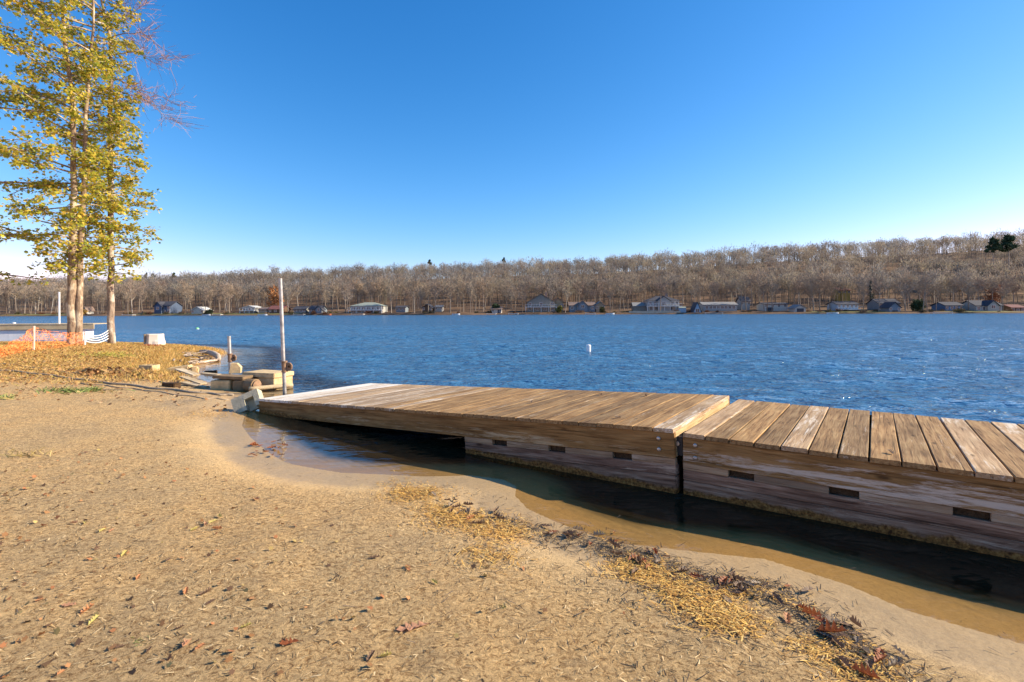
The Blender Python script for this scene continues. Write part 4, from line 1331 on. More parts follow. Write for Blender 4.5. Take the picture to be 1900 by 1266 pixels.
# pale stump on the grassy point
sp_ = P(287, 633, .46)
st = empty('tree_stump', sp_); st.scale = (.72, .72, .82); tag(st, 'thick pale bleached stump on top of the grassy point', 'tree stump')
rng = random.Random(4)
vs_, fs = [], []
K = 20
for zi, (zz, rr) in enumerate(((-.2, .42), (0, .40), (.08, .39), (.2, .38), (.30, .38), (.315, .36))):
    for k in range(K):
        a_ = 2 * math.pi * k / K
        q = rr * (1 + .06 * math.sin(3 * a_ + 1) + .05 * math.sin(7 * a_) + (.1 * max(0, math.sin(2.5 * a_)) if zi < 2 else 0))
        vs_.append((q * math.cos(a_), q * math.sin(a_), zz + .015 * math.sin(a_ * 2)))
for zi in range(5):
    for k in range(K):
        fs.append((zi * K + k, zi * K + (k + 1) % K, (zi + 1) * K + (k + 1) % K, (zi + 1) * K + k))
fs.append(tuple(5 * K + k for k in range(K)))
MB().add(vs_, fs).build('trunk', hm('bleached_stump_wood', (.64, .57, .47), .85), st)
m = MB()
for k in range(12, 17):
    a0 = 2 * math.pi * (k - 3.4) / K; a1 = a0 + 2 * math.pi / K * .92
    for zz in (0,):
        q0, q1 = .43, .465
        m.add([(q * math.cos(a_), q * math.sin(a_), z_) for z_ in (-.2, .31) for a_ in (a0, a1) for q in (q0, q1)],
              [(0, 1, 3, 2), (4, 6, 7, 5), (0, 4, 5, 1), (2, 3, 7, 6), (1, 5, 7, 3), (0, 2, 6, 4)])
m.build('bark', 'bark', st, jit=.02)

# driftwood tangle at the tip of the point
GS = 'driftwood branches at the tip of the point'
cv = [P(372, 652, .18), P(384, 653, .20), P(396, 656, .17), P(404, 661, .12), P(406, 667, .06)]
me = MB().tube([q - cv[0] for q in cv], [.05, .075, .085, .09, .06], 9).build('driftwood_log', 'log', link=False, smooth=True)
tag(obj('driftwood_log', me, None, cv[0]), 'thick bleached driftwood limb curving round the tip of the point', 'driftwood')
log('driftwood_branch', 'longest pale driftwood branch along the water at the tip', P(354, 676, .05), P(405, 667, .07), .045, .03, 'log', 'driftwood', wob=.05)
for k in range(26):
    x = random.uniform(322, 378); y = 652 + random.uniform(0, 22)
    p0 = P(x, y, .12 + random.uniform(0, .1))
    ln = random.uniform(14, 46)
    p1 = P(x + ln, y - random.uniform(-5, 9), .05 + random.uniform(0, .22))
    p1 = p0 + (p1 - p0).normalized() * random.uniform(.35, .95)
    log('driftwood_stick', 'thin grey stick in the driftwood tangle at the tip of the point', p0, p1, random.uniform(.012, .026), .006, 'stick' if k % 3 else 'log', 'stick', 5, .12, GS)
# give each stick a label of the shared kind: remove the seed effect of equal labels by re-jittering
for i, o in enumerate([o for o in COL.objects if o.name.startswith('driftwood_stick')]):
    o.rotation_euler.z += random.uniform(-.3, .3)

# old cables lying over the sand
def cable(label, pts, r, name='old_cable', mat='cable'):
    w = []
    for i in range(len(pts) - 1):
        a0 = Vector(pts[i]); b0 = Vector(pts[i + 1])
        for k in range(8):
            q = a0.lerp(b0, k / 8)
            g = PG(q.x, q.y + 1.0 * math.sin((i * 8 + k) * 1.1))
            w.append(g + Vector((0, 0, r * .6)))
    me = MB().tube([q - w[0] for q in w], r, 6).build(name, mat, link=False, smooth=True)
    tag(obj(name, me, None, w[0]), label, 'cable', 'old cables across the sand')
cable('thick grey cable crossing the sand from the left edge', [(-20, 686), (70, 695), (170, 708), (280, 721), (380, 731), (440, 736)], .022)
cable('thin cable lying just above the thick one at left', [(-20, 672), (60, 682), (150, 695), (260, 705), (330, 713), (375, 718)], .012)
cable('thin dark cable lying just below the thick one', [(150, 712), (230, 720), (300, 729), (380, 740), (430, 742)], .010)

# ------------------------------------------------------------------ floating things
def buoy(name, label, at, r, h, mat, tilt=0):
    e = empty(name, at); tag(e, label, 'buoy')
    e.rotation_euler = (R(tilt), R(tilt * .6), 0)
    MB().tube([(0, 0, -.12), (0, 0, 0), (0, 0, h * .92), (0, 0, h)], [r * .96, r, r, r * .86], 16).build('float', mat, e, smooth=False)
    MB().tube([(0, 0, h), (0, 0, h + .02)], r * .3, 8).build('cap', mat, e)
buoy('cylinder_buoy', 'white cylinder buoy floating in open water right of centre', P(1092, 652, 0), .085, .24, 'white_paint', 2)
e = empty('ball_buoy', P(366, 611, 0)); tag(e, 'small green and white ball buoy beyond the short steel pole', 'buoy')
def ball(r, z0, z1, mat, nm):
    pts = []; rr = []
    for i in range(7):
        t = z0 + (z1 - z0) * i / 6
        pts.append((0, 0, r * math.sin(t))); rr.append(max(.004, r * math.cos(t)))
    MB().tube(pts, rr, 12).build(nm, mat, e, smooth=True)
ball(.16, -1.5, .2, 'white_paint', 'float'); ball(.161, .2, 1.5, 'green_plastic', 'cap')
buoy('cylinder_buoy', 'tiny white buoy beyond the left floating dock', P(26, 601.5, 0), .2, .22, 'white_paint', 3)

# floating dock at the left with white floats and pole
YD = 29.0
pl = PD(-60, 600, YD); pr = PD(174, 601, YD)
fd = empty('floating_dock', Vector((pr.x, YD, 0)), R(16)); tag(fd, 'yellow wooden floating dock with white sides behind the orange netting', 'dock')
Wf = pr.x - pl.x
tz = PD(100, 601, YD).z
k = 24
pm_ = MB().box(0, Wf / k - .012, -.02, 2.2, -.04, 0).build('plank', 'plank_pale', link=False)
for i in range(k):
    obj('plank', pm_, fd, (-Wf + Wf * i / k, 0, tz + random.uniform(0, .004)))
MB().box(-Wf, 0, -.001, .06, tz - .30, tz - .042).build('fascia_board', 'straw_wood', fd)
for i in range(4):
    x = -Wf + (Wf - 1.0) * (i + .05) / 4
    MB().box(x, x + Wf / 4.4, .08, 2.0, -.35, tz - .32).build('dock_float', 'float_white', fd, bevel=.04)
e = empty('white_pole', PD(110, 600, YD + .3)); e.location.z = -.3; tag(e, 'thin white pole standing at the left floating dock', 'pole')
MB().tube([(0, 0, -.6), (0, 0, PD(110, 543, YD).z + .3)], .045, 10).build('pipe', 'white_paint', e)
MB().tube([(0, 0, PD(110, 543, YD).z + .3), (0, 0, PD(110, 543, YD).z + .34)], .05, 10).build('cap', 'white_paint', e)

# ------------------------------------------------------------------ orange safety netting on posts
fp = [P(-70, 668, .42), P(62, 650, .42), P(157, 641, .43)]
tops = [.42, .72, .46]
nf = empty('safety_fence', fp[1]); tag(nf, 'sagging orange plastic safety netting along the left bank', 'fence')
for i, p in enumerate(fp):
    p.z = gz(p.x, p.y)
o0 = fp[1].copy(); nf.location = o0
for i, p in enumerate(fp):
    q = p - o0
    MB().tube([q + Vector((0, 0, -.2)), q + Vector((.02, 0, tops[i]))], .03, 6).build('post', 'white_paint' if i == 2 else 'post_wood', nf)
ss, ee = [], []
for i in range(2):
    a_, b_ = fp[i] - o0, fp[i + 1] - o0
    n = int((b_ - a_).length / .055)
    rows = 11
    def top_at(t):
        sag = .30 if i == 0 else .10
        return (tops[i] * .93 * (1 - t) + tops[i + 1] * .93 * t) - sag * 4 * t * (1 - t) * .8
    g = [[a_.lerp(b_, c / n) + Vector((.03 * math.sin(c * .7 + r_), .04 * math.sin(c * .45 + r_ * .6), .02 + top_at(c / n) * r_ / (rows - 1))) for c in range(n + 1)] for r_ in range(rows)]
    for r_ in range(rows):
        for c in range(n):
            ss.append(g[r_][c]); ee.append(g[r_][c + 1])
    for c in range(n + 1):
        for r_ in range(rows - 1):
            ss.append(g[r_][c]); ee.append(g[r_ + 1][c])
nrng = np.random.default_rng(8)
v, f = ribbons(np.array([tuple(q) for q in ss]), np.array([tuple(q) for q in ee]), .013, .013, nrng)
mesh_np('netting', v, f, 'orange_net', nf)

# ------------------------------------------------------------------ foreground maples
LEAF2D = np.array([(0, 0), (.5, .22), (.30, .45), (.46, .72), (.12, .66), (0, 1.0), (-.12, .66), (-.46, .72), (-.30, .45), (-.5, .22)])
def leaf_cloud(pos, rng, size=(.055, .14), pal=None, up=.55):
    n = len(pos)
    nrm = rng.normal(size=(n, 3)); nrm[:, 2] = np.abs(nrm[:, 2]) + up
    nrm /= np.linalg.norm(nrm, axis=1, keepdims=True)
    t = rng.normal(size=(n, 3)); t[:, 2] -= .8
    t -= nrm * (t * nrm).sum(1, keepdims=True); t /= np.linalg.norm(t, axis=1, keepdims=True)
    b = np.cross(nrm, t)
    s = rng.uniform(*size, n)
    k = len(LEAF2D)
    v = pos[:, None, :] + s[:, None, None] * (b[:, None, :] * LEAF2D[None, :, 0, None] + t[:, None, :] * LEAF2D[None, :, 1, None] + nrm[:, None, :] * (-.18 * np.abs(LEAF2D[None, :, 0, None])))
    f = np.arange(n * k).reshape(n, k)
    c = pal[rng.integers(0, len(pal), n)] * rng.uniform(.75, 1.2, (n, 1))
    return v.reshape(-1, 3), f, np.repeat(c, k, 0)
PAL = np.array([(.68, .58, .07), (.60, .56, .07), (.78, .62, .09), (.52, .52, .07), (.40, .43, .06), (.30, .34, .06), (.80, .60, .10), (.72, .50, .08), (.24, .29, .055)])

def along(pts, t):
    L = [0]
    for i in range(len(pts) - 1): L.append(L[-1] + (pts[i + 1] - pts[i]).length)
    s = t * L[-1]
    for i in range(len(pts) - 1):
        if s <= L[i + 1]: return pts[i].lerp(pts[i + 1], (s - L[i]) / max(1e-6, L[i + 1] - L[i]))
    return pts[-1]

def maple(name, label, base, stems, nbranch, zlo, zhi, reach, seed, leaves_per=7, bark_m='bark', bare=(), dens=1.0, group='yellow leaved maples on the bank'):
    """stems: list of (points, radii) relative to the base; reach(z, az) gives the branch length"""
    rng = np.random.default_rng(seed)
    e = empty(name, base); tag(e, label, 'tree', group)
    mb = MB()
    for pts, rad in stems:
        # smooth interpolation with small wobble
        q = []; r = []
        for i in range(28):
            t = i / 27
            p = along(pts, t)
            q.append(p + Vector((rng.normal() * .012, rng.normal() * .012, 0)))
            k = t * (len(rad) - 1); j = min(int(k), len(rad) - 2)
            r.append((rad[j] + (rad[j + 1] - rad[j]) * (k - j)) * rng.uniform(.95, 1.06))
        r[0] *= 1.3; r[1] *= 1.05
        mb.tube(q, r, 12)
    leafpos = []
    bb = MB()
    for i in range(nbranch):
        pts, rad = stems[i % len(stems)]
        H = pts[-1].z
        z = zlo + (min(zhi, H) - zlo) * ((i + rng.uniform(0, 1)) / nbranch)
        tt = min(.999, z / H)
        s = along(pts, tt)
        az = i * 2.399 + rng.uniform(-.4, .4)
        L = reach(z, az) * rng.uniform(.7, 1.05)
        if L < .15: continue
        d = Vector((math.cos(az), math.sin(az), rng.uniform(.05, .5)))
        P_ = [s]
        for k in range(5):
            d = (d + Vector((rng.normal() * .12, rng.normal() * .12, rng.normal() * .08 - .08))).normalized()
            P_.append(P_[-1] + d * L / 5)
        r0 = .012 + .012 * L
        bb.tube(P_, [r0 * (1 - .8 * k / 5) for k in range(6)], 5, cap=False)
        nt = int(5 + L * 7)
        for k in range(nt):
            u = rng.uniform(.30, 1.0)
            p = along(P_, u)
            a2 = rng.uniform(0, 6.28)
            tl = rng.uniform(.2, .55) * (1.15 - .5 * u)
            q = p + Vector((math.cos(a2) * tl, math.sin(a2) * tl, rng.uniform(-.22, .25)))
            bb.tube([p, q], [.006, .003], 3, cap=False)
            m = int(leaves_per * 1.6 * dens * rng.uniform(.6, 1.4))
            for _ in range(m):
                w = rng.uniform(.25, 1.1)
                c = p.lerp(q, w)
                ax_ = along(pts, min(.999, max(.001, c.z / H)))
                if math.hypot(c.x - ax_.x, c.y - ax_.y) < (.5 if bare else .45) and rng.random() < (.8 if bare else .6): continue
                leafpos.append((c.x + rng.normal() * .07, c.y + rng.normal() * .07, c.z + rng.normal() * .06 - .03))
    tr = mb.build('trunk', bark_m, e, smooth=True)
    bb.build('branch', 'bark', tr)
    # bare branches with fine twigs
    if bare:
        ss, ee = [], []
        bt = MB()
        for (pts) in bare:
            pts = [Vector(q) for q in pts]
            q = [along(pts, i / 8) + Vector((rng.normal() * .03, rng.normal() * .03, rng.normal() * .03)) * (i > 0) for i in range(9)]
            bt.tube(q, [.022 * (1 - .85 * i / 8) for i in range(9)], 5, cap=False)
            Lb = sum((q[i + 1] - q[i]).length for i in range(8))
            for k in range(int(12 + Lb * 14)):
                u = rng.uniform(.2, 1)
                p = along(q, u); d = (q[-1] - q[0]).normalized()
                n_ = d * rng.uniform(.2, .9) + Vector(rng.normal(size=3)) * .45
                t1 = p + n_ * rng.uniform(.2, .6)
                ss.append(tuple(p)); ee.append(tuple(t1))
                for _ in range(4):
                    m_ = p.lerp(t1, rng.uniform(.3, 1)); t2 = m_ + (n_ + Vector(rng.normal(size=3)) * .35 + Vector((.1, 0, .15))) * rng.uniform(.12, .42)
                    ss.append(tuple(m_)); ee.append(tuple(t2))
                    m2_ = m_.lerp(t2, rng.uniform(.4, 1)); t3 = m2_ + (t2 - m_) * rng.uniform(.3, .8) + Vector(rng.normal(size=3)) * .05
                    ss.append(tuple(m2_)); ee.append(tuple(t3))
        bo = bt.build('bare_branch', 'bark', e, smooth=True)
        v, f = ribbons(np.array(ss), np.array(ee), .010, .006, rng)
        mesh_np('twig', v, f, 'twigs', bo, col=np.tile(np.array([(.36, .20, .11)]), (len(v), 1)))
    v, f, c = leaf_cloud(np.array(leafpos), rng, pal=PAL)
    cr = mesh_np('crown', v, f, 'leaf', e, col=c)
    cr['kind'] = 'stuff'
    return e, len(leafpos)

tb = P(206, 633, .47); tb.z = gz(tb.x, tb.y)
S = tb.y / F
def rel(px, py, y0=None, dy=0.0):
    q = PD(px, py, tb.y + dy)
    return q - tb
stemR = [Vector((0, 0, -.3)), rel(206, 560), rel(205, 420), rel(205, 250), rel(206, 70), rel(190, 10), rel(176, -60), rel(168, -150)]
def reachR(z, az):
    r = np.interp(z, [2.7, 3.3, 4.2, 5.2, 6.2, 7.5, 9.0, 10.5, 14], [.8, 1.5, 1.7, 1.9, 1.5, 1.35, 1.0, .5, .3])
    return float(r) * (1.0 if math.cos(az) > -.2 else .9)
bareR = [[rel(206, 100), rel(240, 96, dy=.1), rel(275, 105, dy=.2), rel(312, 112, dy=.2)],
         [rel(206, 140), rel(235, 160, dy=-.2), rel(275, 172, dy=-.2), rel(335, 192, dy=-.3)],
         [rel(205, 55), rel(225, 40, dy=.2), rel(250, 22, dy=.3), rel(268, -10, dy=.3)],
         [rel(200, 30), rel(222, 10, dy=-.2), rel(240, -10, dy=-.2), rel(255, -40, dy=-.3)],
         [rel(206, 165), rel(250, 178, dy=.3), rel(285, 195, dy=.4), rel(310, 222, dy=.5)],
         [rel(190, 10), rel(200, -20), rel(215, -50), rel(230, -90)],
         [rel(206, 70), rel(232, 62, dy=-.3), rel(262, 60, dy=-.4), rel(290, 78, dy=-.4)]]
_, nl1 = maple('maple_tree', 'slim single trunked maple with bare twigs at top right', tb, [(stemR, [.108, .10, .092, .085, .07, .052, .03, .012])], 66, 2.7, 10.6, reachR, 21, 7, 'bark', bareR)

tf = P(140, 637, .47); tf.z = gz(tf.x, tf.y)
def relf(px, py, dy=0.0):
    return PD(px, py, tf.y + dy) - tf
stemA = [Vector((-.06, 0, -.3)), relf(131, 560), relf(136, 470), relf(137, 340), relf(135, 200), relf(120, 60), relf(110, -60), relf(104, -160)]
stemB = [Vector((.07, .06, -.3)), relf(146, 560, .1), relf(148, 500, .15), relf(150, 430, .2), relf(158, 330, .25), relf(160, 200, .3), relf(172, 60, .3), relf(176, -80, .3)]
def reachF(z, az):
    c = math.cos(az)
    l = np.interp(z, [2.6, 3.4, 5, 7, 9, 12, 15], [.9, 1.7, 2.3, 2.5, 2.3, 1.9, 1.0])
    r = np.interp(z, [2.6, 3.4, 5, 7, 9, 12, 15], [.8, 1.3, 1.5, 1.6, 1.7, 1.5, .8])
    return float(l if c < 0 else r)
_, nl2 = maple('maple_tree', 'double trunked maple forking at the base behind the netting', tf, [(stemA, [.155, .135, .105, .085, .07, .055, .04, .02]), (stemB, [.115, .105, .09, .075, .065, .05, .035, .02])], 120, 2.7, 13.5, reachF, 22, 7, 'bark_fork', dens=1.0)

tc = Vector((-19.4, 16.2, 0)); tc.z = gz(tc.x, tc.y)
stemC = [Vector((0, 0, -.3)), Vector((.1, 0, 4)), Vector((.0, .1, 8)), Vector((.2, 0, 12)), Vector((.1, 0, 15))]
def reachC(z, az):
    return float(np.interp(z, [2.2, 3.2, 5, 8, 11, 15], [3.4, 4.6, 5.1, 5.0, 4.4, 2.0])) * (1.0 if math.cos(az) > .2 else .55)
_, nl3 = maple('maple_tree', 'spreading maple whose leafy boughs enter at the left edge', tc, [(stemC, [.2, .18, .13, .08, .02])], 96, 2.3, 14, reachC, 23, 8, 'bark', dens=.5)
print('leaves', nl1, nl2, nl3)

# white ropes from the white fence post to the single maple
a_ = fp[2] + Vector((0, 0, 0))
for k in range(4):
    p0 = a_ + Vector((0.02, 0, .42 - .09 * k)); p1 = tb + Vector((.02, -.15, .52 - .10 * k))
    pts = []
    for i in range(13):
        t = i / 12
        q = p0.lerp(p1, t); q.z -= (.30 - .03 * k) * 4 * t * (1 - t) * .5
        q.z = max(q.z, gz(q.x, q.y) + .03)
        pts.append(q - p0)
    me = MB().tube(pts, .016, 6).build('white_rope', 'rope', link=False, smooth=True)
    nm = ['uppermost', 'second', 'third', 'lowest'][k]
    tag(obj('white_rope', me, None, p0), '%s of four slack white ropes tied to the single maple' % nm, 'rope', 'white ropes by the maple')

# ------------------------------------------------------------------ ground cover: grass, leaf litter, straw, twigs
def land_points(n, x0, x1, y0, y1, rng, test=None):
    X = rng.uniform(x0, x1, n); Y = rng.uniform(y0, y1, n)
    d = signed_dist(X, Y)
    keep = d > .1
    if test is not None: keep &= test(X, Y, d)
    X, Y, d = X[keep], Y[keep], d[keep]
    return X, Y, ground_z(X, Y, d), d
grng = np.random.default_rng(77)
X, Y, Z, d = land_points(240000, -22, -5.5, 8.5, 23, grng, lambda X, Y, d: grng.random(len(X)) < grassy(X, Y, d) * (.35 + .65 * sstep(10.5, 14, Y)))
n = len(X)
edge = sstep(2.5, .6, d)
hgt = grng.uniform(.02, .065, n) * (1 + 1.2 * edge)
s0 = np.stack([X, Y, Z - .01], -1)
s1 = s0 + np.stack([grng.normal(size=n) * .05, grng.normal(size=n) * .05, hgt], -1)
v, f = ribbons(s0, s1, .012, .004, grng)
gp = np.array([(.58, .36, .11), (.66, .43, .15), (.46, .25, .075), (.60, .33, .09), (.42, .34, .08), (.70, .50, .19)])
c = np.repeat(gp[grng.integers(0, 6, n)] * grng.uniform(.7, 1.15, (n, 1)), 4, 0)
tag(mesh_np('dry_grass', v, f, 'straw', col=c), 'dry yellow brown grass covering the point', 'grass', kind='stuff')

def litter(name, label, X, Y, size, pal, rng, lift=.012, tiltk=.5):
    d = signed_dist(X, Y)
    Z = np.maximum(ground_z(X, Y, d), 0.004) + rng.uniform(.002, lift, len(X))
    pos = np.stack([X, Y, Z], -1)
    n = len(pos)
    nrm = rng.normal(size=(n, 3)) * tiltk; nrm[:, 2] = 1
    nrm /= np.linalg.norm(nrm, axis=1, keepdims=True)
    t = rng.normal(size=(n, 3)); t -= nrm * (t * nrm).sum(1, keepdims=True); t /= np.linalg.norm(t, axis=1, keepdims=True)
    b = np.cross(nrm, t)
    s = rng.uniform(*size, n)
    k = len(LEAF2D)
    v = pos[:, None, :] + s[:, None, None] * (b[:, None, :] * LEAF2D[None, :, 0, None] + t[:, None, :] * (LEAF2D[None, :, 1, None] - .5) + nrm[:, None, :] * (.35 * np.abs(LEAF2D[None, :, 0, None])))
    f = np.arange(n * k).reshape(n, k)
    c = np.repeat(pal[rng.integers(0, len(pal), n)] * rng.uniform(.7, 1.2, (n, 1)), k, 0)
    return tag(mesh_np(name, v.reshape(-1, 3), f, 'straw', col=c), label, 'leaf litter', kind='stuff')
lp = np.array([(.42, .21, .08), (.52, .28, .11), (.30, .15, .06), (.60, .37, .15), (.46, .31, .16), (.22, .12, .06)])
X, Y, Z, d = land_points(44000, -22, -4.2, 7.6, 23, grng, lambda X, Y, d: (grng.random(len(X)) < (.10 + .42 * grassy(X, Y, d))) & (Y > 8 - .2 * (X + 9)))
litter('leaf_litter', 'brown fallen leaves strewn over the grassy bank', X, Y, (.03, .075), lp, grng, .03, .4)
# concentration of curled leaves at the foot of the bank
q = [PG(150 + 16 * k + random.uniform(-10, 10), 693 + 4 * math.sin(k) + random.uniform(-6, 5)) for k in range(9)]
X = np.concatenate([p.x + grng.normal(size=34) * .22 for p in q]); Y = np.concatenate([p.y + grng.normal(size=34) * .2 for p in q])
litter('leaf_drift', 'drift of curled brown leaves at the foot of the grassy bank', X, Y, (.07, .12), lp * .8, grng, .07, .9)

def strewn(name, label, X, Y, L, W, pal, rng, lift=.006, cat='straw'):
    n = len(X)
    a = rng.uniform(0, 2 * math.pi, n); l = rng.uniform(*L, n) / 2
    dx, dy = np.cos(a) * l, np.sin(a) * l
    def zz(x, y): return np.maximum(ground_z(x, y), .002)
    s0 = np.stack([X - dx, Y - dy, zz(X - dx, Y - dy) + rng.uniform(.001, lift, n)], -1)
    s1 = np.stack([X + dx, Y + dy, zz(X + dx, Y + dy) + rng.uniform(.001, lift, n)], -1)
    dd = s1 - s0
    side = np.stack([-dd[:, 1], dd[:, 0], np.zeros(n)], -1); side /= np.linalg.norm(side, axis=1, keepdims=True)
    w = rng.uniform(*W, n)[:, None]
    v = np.stack([s0 - side * w, s0 + side * w, s1 + side * w * .5, s1 - side * w * .5], 1)
    up = (s0 + s1) / 2 + np.array([0, 0, 1]) * w * 1.2
    f = np.arange(n * 4).reshape(n, 4)
    c = np.repeat(pal[rng.integers(0, len(pal), n)] * rng.uniform(.75, 1.2, (n, 1)), 4, 0)
    return tag(mesh_np(name, v.reshape(-1, 3), f, 'straw', col=c), label, cat, kind='stuff')
sp1 = np.array([(.74, .53, .26), (.66, .45, .20), (.52, .34, .14), (.80, .61, .33), (.26, .17, .08), (.10, .065, .035)])
X, Y, Z, d = land_points(130000, -9, 4, 1.2, 9.5, grng, lambda X, Y, d: (d > .55) & (grng.random(len(X)) < .65 * (1 - .75 * sstep(3.5, 8, Y))) & (grng.random(len(X)) < .35 + .9 * fbm(X * 1.7, Y * 1.7) + .3))
strewn('dry_needles', 'short dry straw and needles covering the sand', X, Y, (.010, .042), (.0012, .0030), sp1, grng, .009)

DRIFT = [(735, 888), (800, 925), (860, 958), (930, 978), (1010, 1003), (1080, 1008), (1140, 1035), (1180, 1045), (1240, 1065), (1300, 1085), (1345, 1098), (1420, 1100), (1470, 1140), (1530, 1185), (1580, 1215), (1640, 1255)]
DW3 = [PG(x, y) for x, y in DRIFT]
def drift_pts(n, spread, off, rng, lo=0.0, hi=1.0):
    t = rng.uniform(lo, hi, n) * (len(DW3) - 1.001)
    i = t.astype(int); u = t - i
    A = np.array([(p.x, p.y) for p in DW3])
    p = A[i] * (1 - u)[:, None] + A[i + 1] * u[:, None]
    return p[:, 0] + rng.normal(size=n) * spread + off[0], p[:, 1] + rng.normal(size=n) * spread + off[1]
yel = np.array([(.80, .50, .13), (.72, .42, .10), (.84, .57, .19), (.60, .33, .08), (.44, .24, .07), (.26, .14, .05)])
X, Y = drift_pts(6000, .10, (-.05, -.05), grng)
keep = fbm(X * 2.5 + 3, Y * 2.5) > -.05
strewn('drift_straw', 'golden straw washed up along the drift line', X[keep], Y[keep], (.02, .055), (.0015, .0032), yel, grng, .012)
Xa, Ya = [], []
for (px, py, sg, n) in ((770, 915, .13, 900), (845, 962, .13, 900), (930, 985, .12, 700), (1300, 1118, .10, 900), (1345, 1150, .07, 800), (910, 1030, .1, 300), (1180, 1060, .1, 500), (400, 770, .22, 500), (470, 742, .15, 0)):
    p = PG(px, py); Xa.append(p.x + grng.normal(size=n) * sg); Ya.append(p.y + grng.normal(size=n) * sg)
strewn('straw_clump', 'thick golden clumps of straw on the drift line', np.concatenate(Xa), np.concatenate(Ya), (.02, .06), (.002, .004), yel, grng, .02)
drk = np.array([(.07, .05, .035), (.11, .08, .055), (.16, .12, .085), (.05, .035, .025)])
X, Y = drift_pts(2600, .09, (.06, .05), grng, .15)
X2, Y2 = drift_pts(500, .45, (-.2, -.2), grng)
X3, Y3, _, _ = land_points(900, -7, 3.5, 1.3, 8, grng)
strewn('twig_litter', 'dark twig bits and bark scraps along the drift line', np.concatenate([X, X2, X3]), np.concatenate([Y, Y2, Y3]), (.015, .07), (.0012, .0035), drk, grng, .014, 'twigs')

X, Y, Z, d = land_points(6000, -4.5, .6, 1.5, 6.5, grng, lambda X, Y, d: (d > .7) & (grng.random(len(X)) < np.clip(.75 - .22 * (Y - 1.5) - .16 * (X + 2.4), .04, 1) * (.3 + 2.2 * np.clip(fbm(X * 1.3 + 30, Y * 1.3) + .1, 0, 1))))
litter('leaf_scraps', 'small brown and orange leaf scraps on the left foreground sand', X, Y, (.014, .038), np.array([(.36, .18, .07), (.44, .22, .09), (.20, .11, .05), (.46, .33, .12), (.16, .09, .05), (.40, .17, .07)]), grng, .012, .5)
# ------------------------------------------------------------------ single fallen leaves
def oak_leaf_mesh(seed, mat, curl):
    rng = random.Random(seed)
    n = 11
    wd = [.03, .10, .30, .14, .42, .17, .46, .16, .34, .12, .02]
    v, f = [], []
    for i in range(n):
        x = -.5 + i / (n - 1)
        w = wd[i] * rng.uniform(.85, 1.15) * .5 * 1.05
        sw = .07 if wd[i] > .25 else 0
        z = curl * .35 * (x * x * 4) * .25 + rng.uniform(-.01, .01)
        cz = curl * (w * 2) * .8
        v += [(x + sw, -w, z + cz + rng.uniform(-.03, .03)), (x, 0, z), (x + sw, w, z + cz * rng.uniform(.5, 1.2) + rng.uniform(-.03, .03))]
    for i in range(n - 1):
        a = i * 3
        f += [(a, a + 1, a + 4, a + 3), (a + 1, a + 2, a + 5, a + 4)]
    b = len(v)
    v += [(-.5, -.008, 0), (-.5, .008, 0), (-.78, .006, .03), (-.78, -.006, .03)]
    f.append((b, b + 1, b + 2, b + 3))
    return mesh_np('oak_leaf', np.array(v), f, mat, link=False)
LM = {}
for mt in ('oak_red', 'oak_brown', 'oak_grey', 'oak_salmon', 'leaf_yellow', 'leaf_orange'):
    LM[mt] = [oak_leaf_mesh(k * 13 + len(mt), mt, cu) for k, cu in enumerate((.15, .5, .9))]
def leaf(at, size, mt, label, var=None, group=None, rot=None, lift=.006):
    o = obj('fallen_leaf', LM[mt][random.randrange(3) if var is None else var], None, at + Vector((0, 0, lift)),
            (random.uniform(-.25, .25), random.uniform(-.25, .25), random.uniform(0, 6.28)) if rot is None else rot)
    o.scale = (size, size, size)
    return tag(o, label, 'leaf', group)
leaf(PG(765, 1166), .145, 'oak_salmon', 'large flat salmon coloured oak leaf alone in the foreground sand', 0, None, (.03, -.05, R(205)))
leaf(PG(536, 1196), .075, 'oak_red', 'dark red leaf in the foreground sand left of the salmon leaf', 1)
leaf(PG(476, 928), .085, 'leaf_orange', 'small orange red leaf on open sand below the bay', 1)
leaf(PG(757, 1056), .075, 'leaf_orange', 'small orange leaf on the sand above the salmon leaf', 0)
leaf(PG(1545, 1182), .13, 'oak_red', 'largest russet oak leaf in the drift line at lower right', 2, None, (.3, -.4, R(-40)), .02)
leaf(PG(1508, 1148), .10, 'oak_red', 'upright russet oak leaf just above the largest one', 2, None, (.6, -.3, R(-60)), .02)
leaf(PG(1462, 1152), .085, 'leaf_orange', 'orange brown leaf left of the russet oak leaves', 1)
leaf(PG(1636, 1218), .10, 'oak_red', 'russet leaf lying right of the lower drift line', 1)
leaf(PG(1606, 1255), .10, 'oak_red', 'russet leaf cut by the bottom edge of the picture', 2)
leaf(PG(1178, 1040), .10, 'oak_red', 'dark red curled leaf in the middle of the drift line', 2)
leaf(PG(872, 965), .09, 'leaf_orange', 'tan curled leaf standing on the upper drift line', 2)
leaf(PG(926, 963), .10, 'oak_brown', 'brown cupped leaf between straw and washed sand', 2)
leaf(PG(806, 1082), .05, 'leaf_yellow', 'tiny yellow green leaf on the sand near centre', 1)
leaf(PG(230, 1030), .06, 'leaf_yellow', 'tiny yellow leaf on the open sand at left', 1)
leaf(PG(395, 970), .06, 'leaf_yellow', 'small yellow leaf on sand above the orange scraps', 1)
GL = 'curled dry leaves along the drift line'
lr = np.random.default_rng(31)
X, Y = drift_pts(110, .085, (.05, .04), lr, .06)
for i in range(110):
    leaf(Vector((X[i], Y[i], max(gz(X[i], Y[i]), 0))), random.uniform(.04, .10), random.choice(['oak_brown', 'oak_brown', 'oak_grey', 'oak_brown', 'oak_red']),
         'small curled dry leaf lying in the drift line', None, GL, None, .012)
GL2 = 'scattered orange leaves on the left sand'
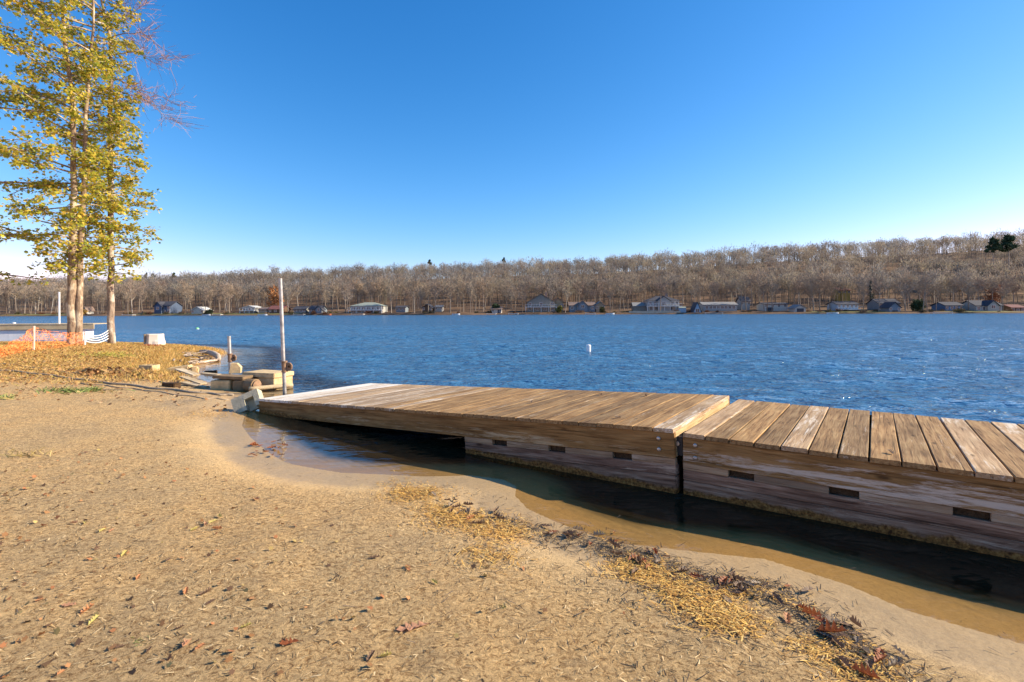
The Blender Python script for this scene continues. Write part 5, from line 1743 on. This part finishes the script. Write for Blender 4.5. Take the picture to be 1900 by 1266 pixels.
for i in range(34):
    px = random.uniform(0, 420) if i < 26 else random.uniform(420, 1300)
    py = random.uniform(960, 1262)
    leaf(PG(px, py), random.uniform(.035, .07), random.choice(['leaf_orange', 'leaf_orange', 'oak_salmon', 'leaf_yellow', 'oak_brown']), 'small bright fallen leaf scattered on the foreground sand', None, GL2)
for i in range(20):
    p = PG(random.uniform(462, 530), random.uniform(822, 850))
    p.z = max(p.z, 0)
    leaf(p, random.uniform(.06, .11), random.choice(['oak_red', 'oak_brown', 'leaf_orange']), 'wet brown leaf in the small heap at the edge of the bay', None, 'leaf heap at the edge of the bay', None, .015)
# curled leaves on the deck
for (px, py, mt, lab) in ((986, 748, 'oak_grey', 'pale curled leaf on the sloping deck, leftmost'), (1115, 734, 'oak_brown', 'dark curled leaf near the far edge of the sloping deck'),
                          (1198, 736, 'oak_brown', 'dark curled leaf near the joint end of the sloping deck'), (1147, 777, 'oak_grey', 'pale curled leaf nearest the front of the sloping deck'), (1653, 842, 'oak_grey', 'pale scrap of leaf on the front edge of level deck')):
    q = P(px, py, .47)
    mt4 = M1 if px < 1250 else M2
    l = mt4.inverted() @ q
    # intersect the view ray with the deck plane
    dr = ray(px, py); nn = mt4.to_3x3() @ Vector((0, 0, 1)); o_ = mt4.translation
    t_ = (o_ - Vector((0, 0, CAMZ))).dot(nn) / dr.dot(nn)
    leaf(Vector((0, 0, CAMZ)) + dr * t_, .07, mt, lab, 2, None, None, .008)

# ------------------------------------------------------------------ green weeds on the left sand
def weed(px, py, label, n, spread, h, pal, seed):
    rng = np.random.default_rng(seed)
    c = PG(px, py)
    X = rng.normal(size=n) * spread; Y = rng.normal(size=n) * spread * .6
    Z = ground_z(X + c.x, Y + c.y) - c.z
    s0 = np.stack([X, Y, Z], -1); s1 = s0 + np.stack([rng.normal(size=n) * h, rng.normal(size=n) * h, rng.uniform(.3, 1, n) * h], -1)
    v, f = ribbons(s0, s1, h * .22, h * .1, rng)
    o = mesh_np('weed_patch', v, f, 'needles', col=np.repeat(pal[rng.integers(0, len(pal), n)], 4, 0))
    o.location = c
    tag(o, label, 'weeds', kind='stuff')
gpal = np.array([(.16, .22, .06), (.24, .28, .08), (.12, .16, .05), (.34, .26, .10)])
weed(140, 726, 'low green weed patch below the thick grey cable', 260, .30, .07, gpal, 1)
weed(6, 740, 'bright green weed tuft at the left picture edge', 60, .10, .08, gpal * 1.3, 2)
weed(175, 724, 'pale green sprig at right end of the weed patch', 26, .04, .08, gpal * 1.6, 3)
weed(205, 660, 'yellow green low plants on the grassy bank', 200, .35, .09, np.array([(.40, .34, .06), (.28, .28, .06)]), 4)
weed(268, 1188, 'small dark green sprig in the left foreground sand', 26, .03, .014, gpal * .9, 5)
weed(932, 1128, 'tiny green sprig in the middle foreground sand', 12, .01, .016, gpal, 6)
weed(60, 845, 'sparse dry weed tuft on the left sand', 40, .12, .05, np.array([(.40, .30, .12), (.30, .22, .08)]), 7)
# red leaved sprig on the point
weed(281, 643, 'small red leaved sprig on the crest of the point', 70, .14, .10, np.array([(.34, .05, .03), (.45, .10, .05)]), 8)
